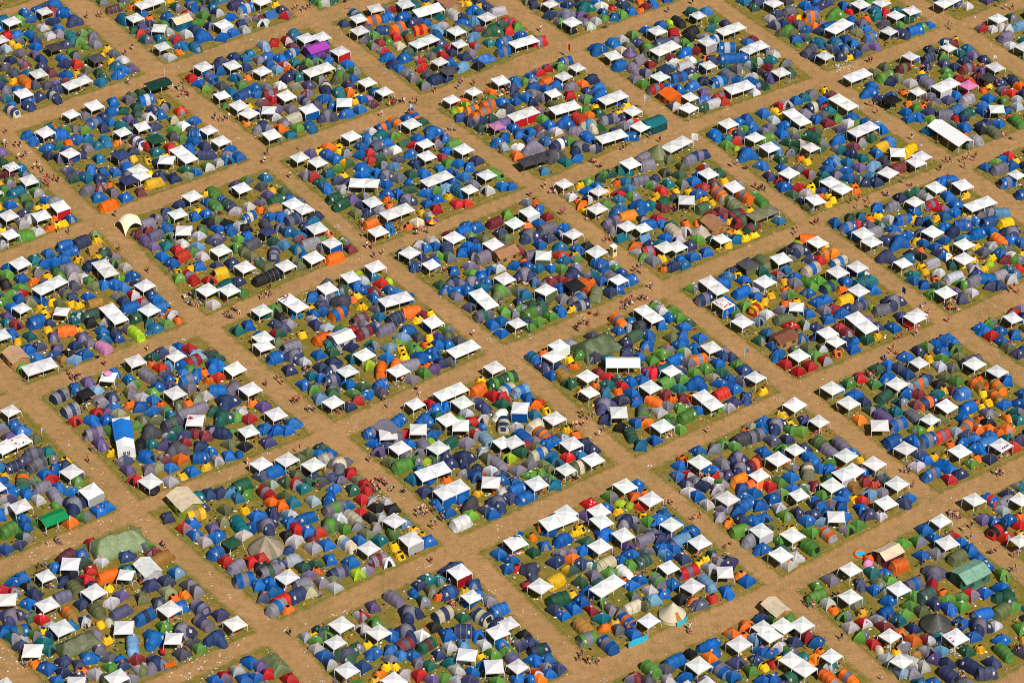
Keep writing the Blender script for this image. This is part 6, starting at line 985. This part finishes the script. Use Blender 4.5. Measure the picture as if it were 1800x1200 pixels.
    shirt=region(lambda s,t,v:s in('waist>chest','chest>shl','chest>shr','pel>waist') or (s=='chest>neck' and t<.5) or (s[:2]=='sh' and t<.5),.018,'shirt',1)
    shorts=region(lambda s,t,v:s in('pel>waist','pel>hipl','pel>hipr') and t<1.1 and not(s=='pel>waist' and t>.6) or (s[:3]=='hip' and t<.62),.022,'shorts','shorts')
    fr=np.array([0,0,1.]) if kind=='lie' else np.array([0,1.,0])
    hair=region(lambda s,t,v:s in('head>top','neck>head') and (v-hd)@up>-.03 and ((v-hd)@fr<.05 or (v-hd)@up>.12),.016,'hair','hair')
    return [q for q in [('body',V.tolist(),F,0,None),shorts,shirt,hair] if len(q[2])]
POSES={k:Kind(body_pose(k),M_CLOTH,{'body':M_SKIN}) for k in ('stand','walk','chair','ground','lie')}
SKIN=[lin('e0a888'),lin('d09070'),lin('c08060'),lin('e8b99a'),lin('a86a4a')]
HAIR=[lin('2a1c14'),lin('1c1614'),lin('6a4a2a'),lin('b08a50'),lin('d0b070')]
CL={'white':(.8,.8,.78),'black':(.02,.02,.022),'red':COL['r'],'blue':lin('2f62b0'),'grey':(.3,.3,.31),'navy':lin('1c2748'),'green':lin('3a7a4a'),'pink':lin('e0709a'),'orange':COL['o']}
def chair_parts():
    L=[]; q=MB().grid([[(-.25+.25*i,-.22+.22*k,.42-.03*math.sin(PI*i/2)) for i in range(3)] for k in range(3)]); L.append(('seat',q.v,q.f,0,None))
    q=MB().grid([[(-.26+.26*i,-.24-.12*k,.45+.24*k) for i in range(3)] for k in range(3)]); L.append(('backrest',q.v,q.f,0,None))
    for sx in (-.26,.26):
        for a,b in (((sx,-.26,0),(sx,.22,.42)),((sx,.24,0),(sx,-.3,.7))): q=MB().tube(a,b,.018,n=4); L.append(('leg',q.v,q.f,'pole',None))
    return L
CHAIR=Kind(chair_parts(),M_CLOTH,{'leg':M_PAINT})
PEOPLE.sort(key=lambda e:(not e['vis'],e['d'])); more=Stuff(); PL={}; CH=[]
for n,e in enumerate(PEOPLE):
    kd=e['k']
    pose={'p':random.choice(['stand','walk','walk']),'q':random.choice(['chair','chair','ground','ground','stand']),'l':'lie'}[kd]
    if kd=='q' and random.random()<.07: pose='lie'
    sk=jit(random.choice(SKIN)); hr=jit(random.choice(HAIR)); bare=random.random()<(.38 if pose!='lie' else .7)
    sc_,bc=random.choice(list(CL)),random.choice(['black','navy','grey','blue','white','red','black','navy'])
    ex={'shorts':jit(CL[bc]),'hair':hr}; s=random.uniform(.95,1.06); z=e.get('z',0); K=POSES[pose]
    act={'stand':'standing','walk':'walking','chair':'seated in a camp chair','ground':'sitting on the grass','lie':'lying down'}[pose]
    wear=f'bare-chested in {bc} shorts' if bare else f'in {sc_} top and {bc} shorts'
    if n<300 and e['vis']:
        o=place(K,'person',e['x'],e['y'],e['a'],sk,jit(CL[sc_]),ex,(s,s,s),z,skip=('shirt',) if bare else ()); o['category']='person'; o['group']='campers in the lanes and camps'
        PL.setdefault((e['b'],f'person {wear}, {act}'),[]).append((e['px'],o))
    else: more.put(K.parts,e['x'],e['y'],e['a'],sk,jit(CL[sc_]),ex,(s,s,s),z,skip=('shirt',) if bare else ())
    if pose=='chair': CH.append(e)
for (b,t),L in PL.items():
    L.sort(key=lambda q:q[0]); bn=BN.get(b,'block')
    for i,(px,o) in enumerate(L): o['label']=f'{t}, {bn}' if len(L)==1 else f'{t}, {ORD[i]} from left, {bn}'
    for px,o in L:
        if len(o['label'].split())>16: o['label']=o['label'].replace(' top and',' and').replace('seated in a camp chair','in chair').replace('sitting on the grass','sitting').replace('the ','')
more.build('more_people',M_CLOTHA,'further small groups of campers in the distant lanes','people')
CC={'black':(.02,.02,.025),'navy':lin('1d2c58'),'green':lin('2d5a3a'),'red':lin('9a1a20'),'blue':lin('1b55a0')}; CB={}
for e in CH:
    cn=random.choice(list(CC)); o=place(CHAIR,'camp_chair',e['x'],e['y'],e['a'],jit(CC[cn]),COL['k'],{}); o['category']='chair'; o['group']='folding camp chairs'; CB.setdefault((e['b'],cn),[]).append((e['px'],o))
for (b,cn),L in CB.items():
    L.sort(key=lambda q:q[0])
    for i,(px,o) in enumerate(L): o['label']=f'{cn} folding camp chair, {ORD[i]} from left, {BN.get(b,"block")}' if len(L)>1 else f'{cn} folding camp chair, only one in the {BN.get(b,"block")}'

# ---------------------------------------------------------------- camp clutter and litter
rnd=random.Random(21)
def ico(r):
    t=[(1,0,0),(0,1,0),(-1,0,0),(0,-1,0)]; v=[(0,0,r*1.0)]+[(r*x*1.0,r*y,r*.45) for x,y,_ in t]+[(r*.9*x,r*.9*y,0) for x,y,_ in t]
    return v,[(0,1,2),(0,2,3),(0,3,4),(0,4,1)]+[(1+k,5+k,5+(k+1)%4,1+(k+1)%4) for k in range(4)]
bel=Stuff(); PALB=['k','k','k','k','d','d','d','n','n','b','w','w','w','w','s','r','B','c','r','g','e','h','p','y','o','i']  # camp clutter, its palette biased to black to paint shaded gaps darker too
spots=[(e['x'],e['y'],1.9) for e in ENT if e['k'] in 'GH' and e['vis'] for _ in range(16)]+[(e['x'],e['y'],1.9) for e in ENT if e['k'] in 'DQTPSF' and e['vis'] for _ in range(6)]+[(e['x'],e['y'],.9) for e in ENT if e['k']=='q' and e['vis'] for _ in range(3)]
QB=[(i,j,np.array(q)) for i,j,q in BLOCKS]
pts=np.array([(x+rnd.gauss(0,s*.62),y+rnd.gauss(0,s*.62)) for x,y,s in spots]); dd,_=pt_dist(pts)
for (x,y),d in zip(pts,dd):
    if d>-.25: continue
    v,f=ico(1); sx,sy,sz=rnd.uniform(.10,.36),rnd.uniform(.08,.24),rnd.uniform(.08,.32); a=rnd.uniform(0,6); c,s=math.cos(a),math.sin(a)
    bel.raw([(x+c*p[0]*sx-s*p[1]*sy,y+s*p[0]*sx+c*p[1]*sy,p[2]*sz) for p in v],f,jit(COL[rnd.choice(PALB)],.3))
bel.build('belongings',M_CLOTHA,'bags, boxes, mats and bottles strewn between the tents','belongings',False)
lit=Stuff()
def fleck(x,y,big=1):
    a=rnd.uniform(0,6); c,s=math.cos(a),math.sin(a); l,w,h=rnd.uniform(.05,.17)*big,rnd.uniform(.035,.09)*big,rnd.uniform(.02,.07)
    col=jit((.78,.76,.72) if rnd.random()<.93 else COL[rnd.choice('priyboc')],.15)
    m=MB().box(x,y,h/2,2*l*.8,2*w*.8,h,a); lit.raw(m.v,m.f,col)
def inview(x,y):
    px,py,_=project(x,y); return -10<px<1810 and -10<py<1210
n=0
while n<2600:
    x,y=rnd.uniform(-108,108),rnd.uniform(-92,122)
    if not inview(x,y): continue
    px,py,_=project(x,y); wgt=.32+.68*max(0,(py-500)/700)*(1.0 if px<900 else .45)
    if rnd.random()>wgt: continue
    k=rnd.choice([1,1,1,1,2,3,6]); n+=k
    for _ in range(k): fleck(x+rnd.gauss(0,.3*(k>1)),y+rnd.gauss(0,.3*(k>1)))
for (x,y,s,k) in EXTRA['litter']:
    for _ in range(k): fleck(x+rnd.gauss(0,s),y+rnd.gauss(0,s),1.4)
lit.build('litter',M_CLOTHA,'white paper scraps, cups and cans littering the field','litter',False)
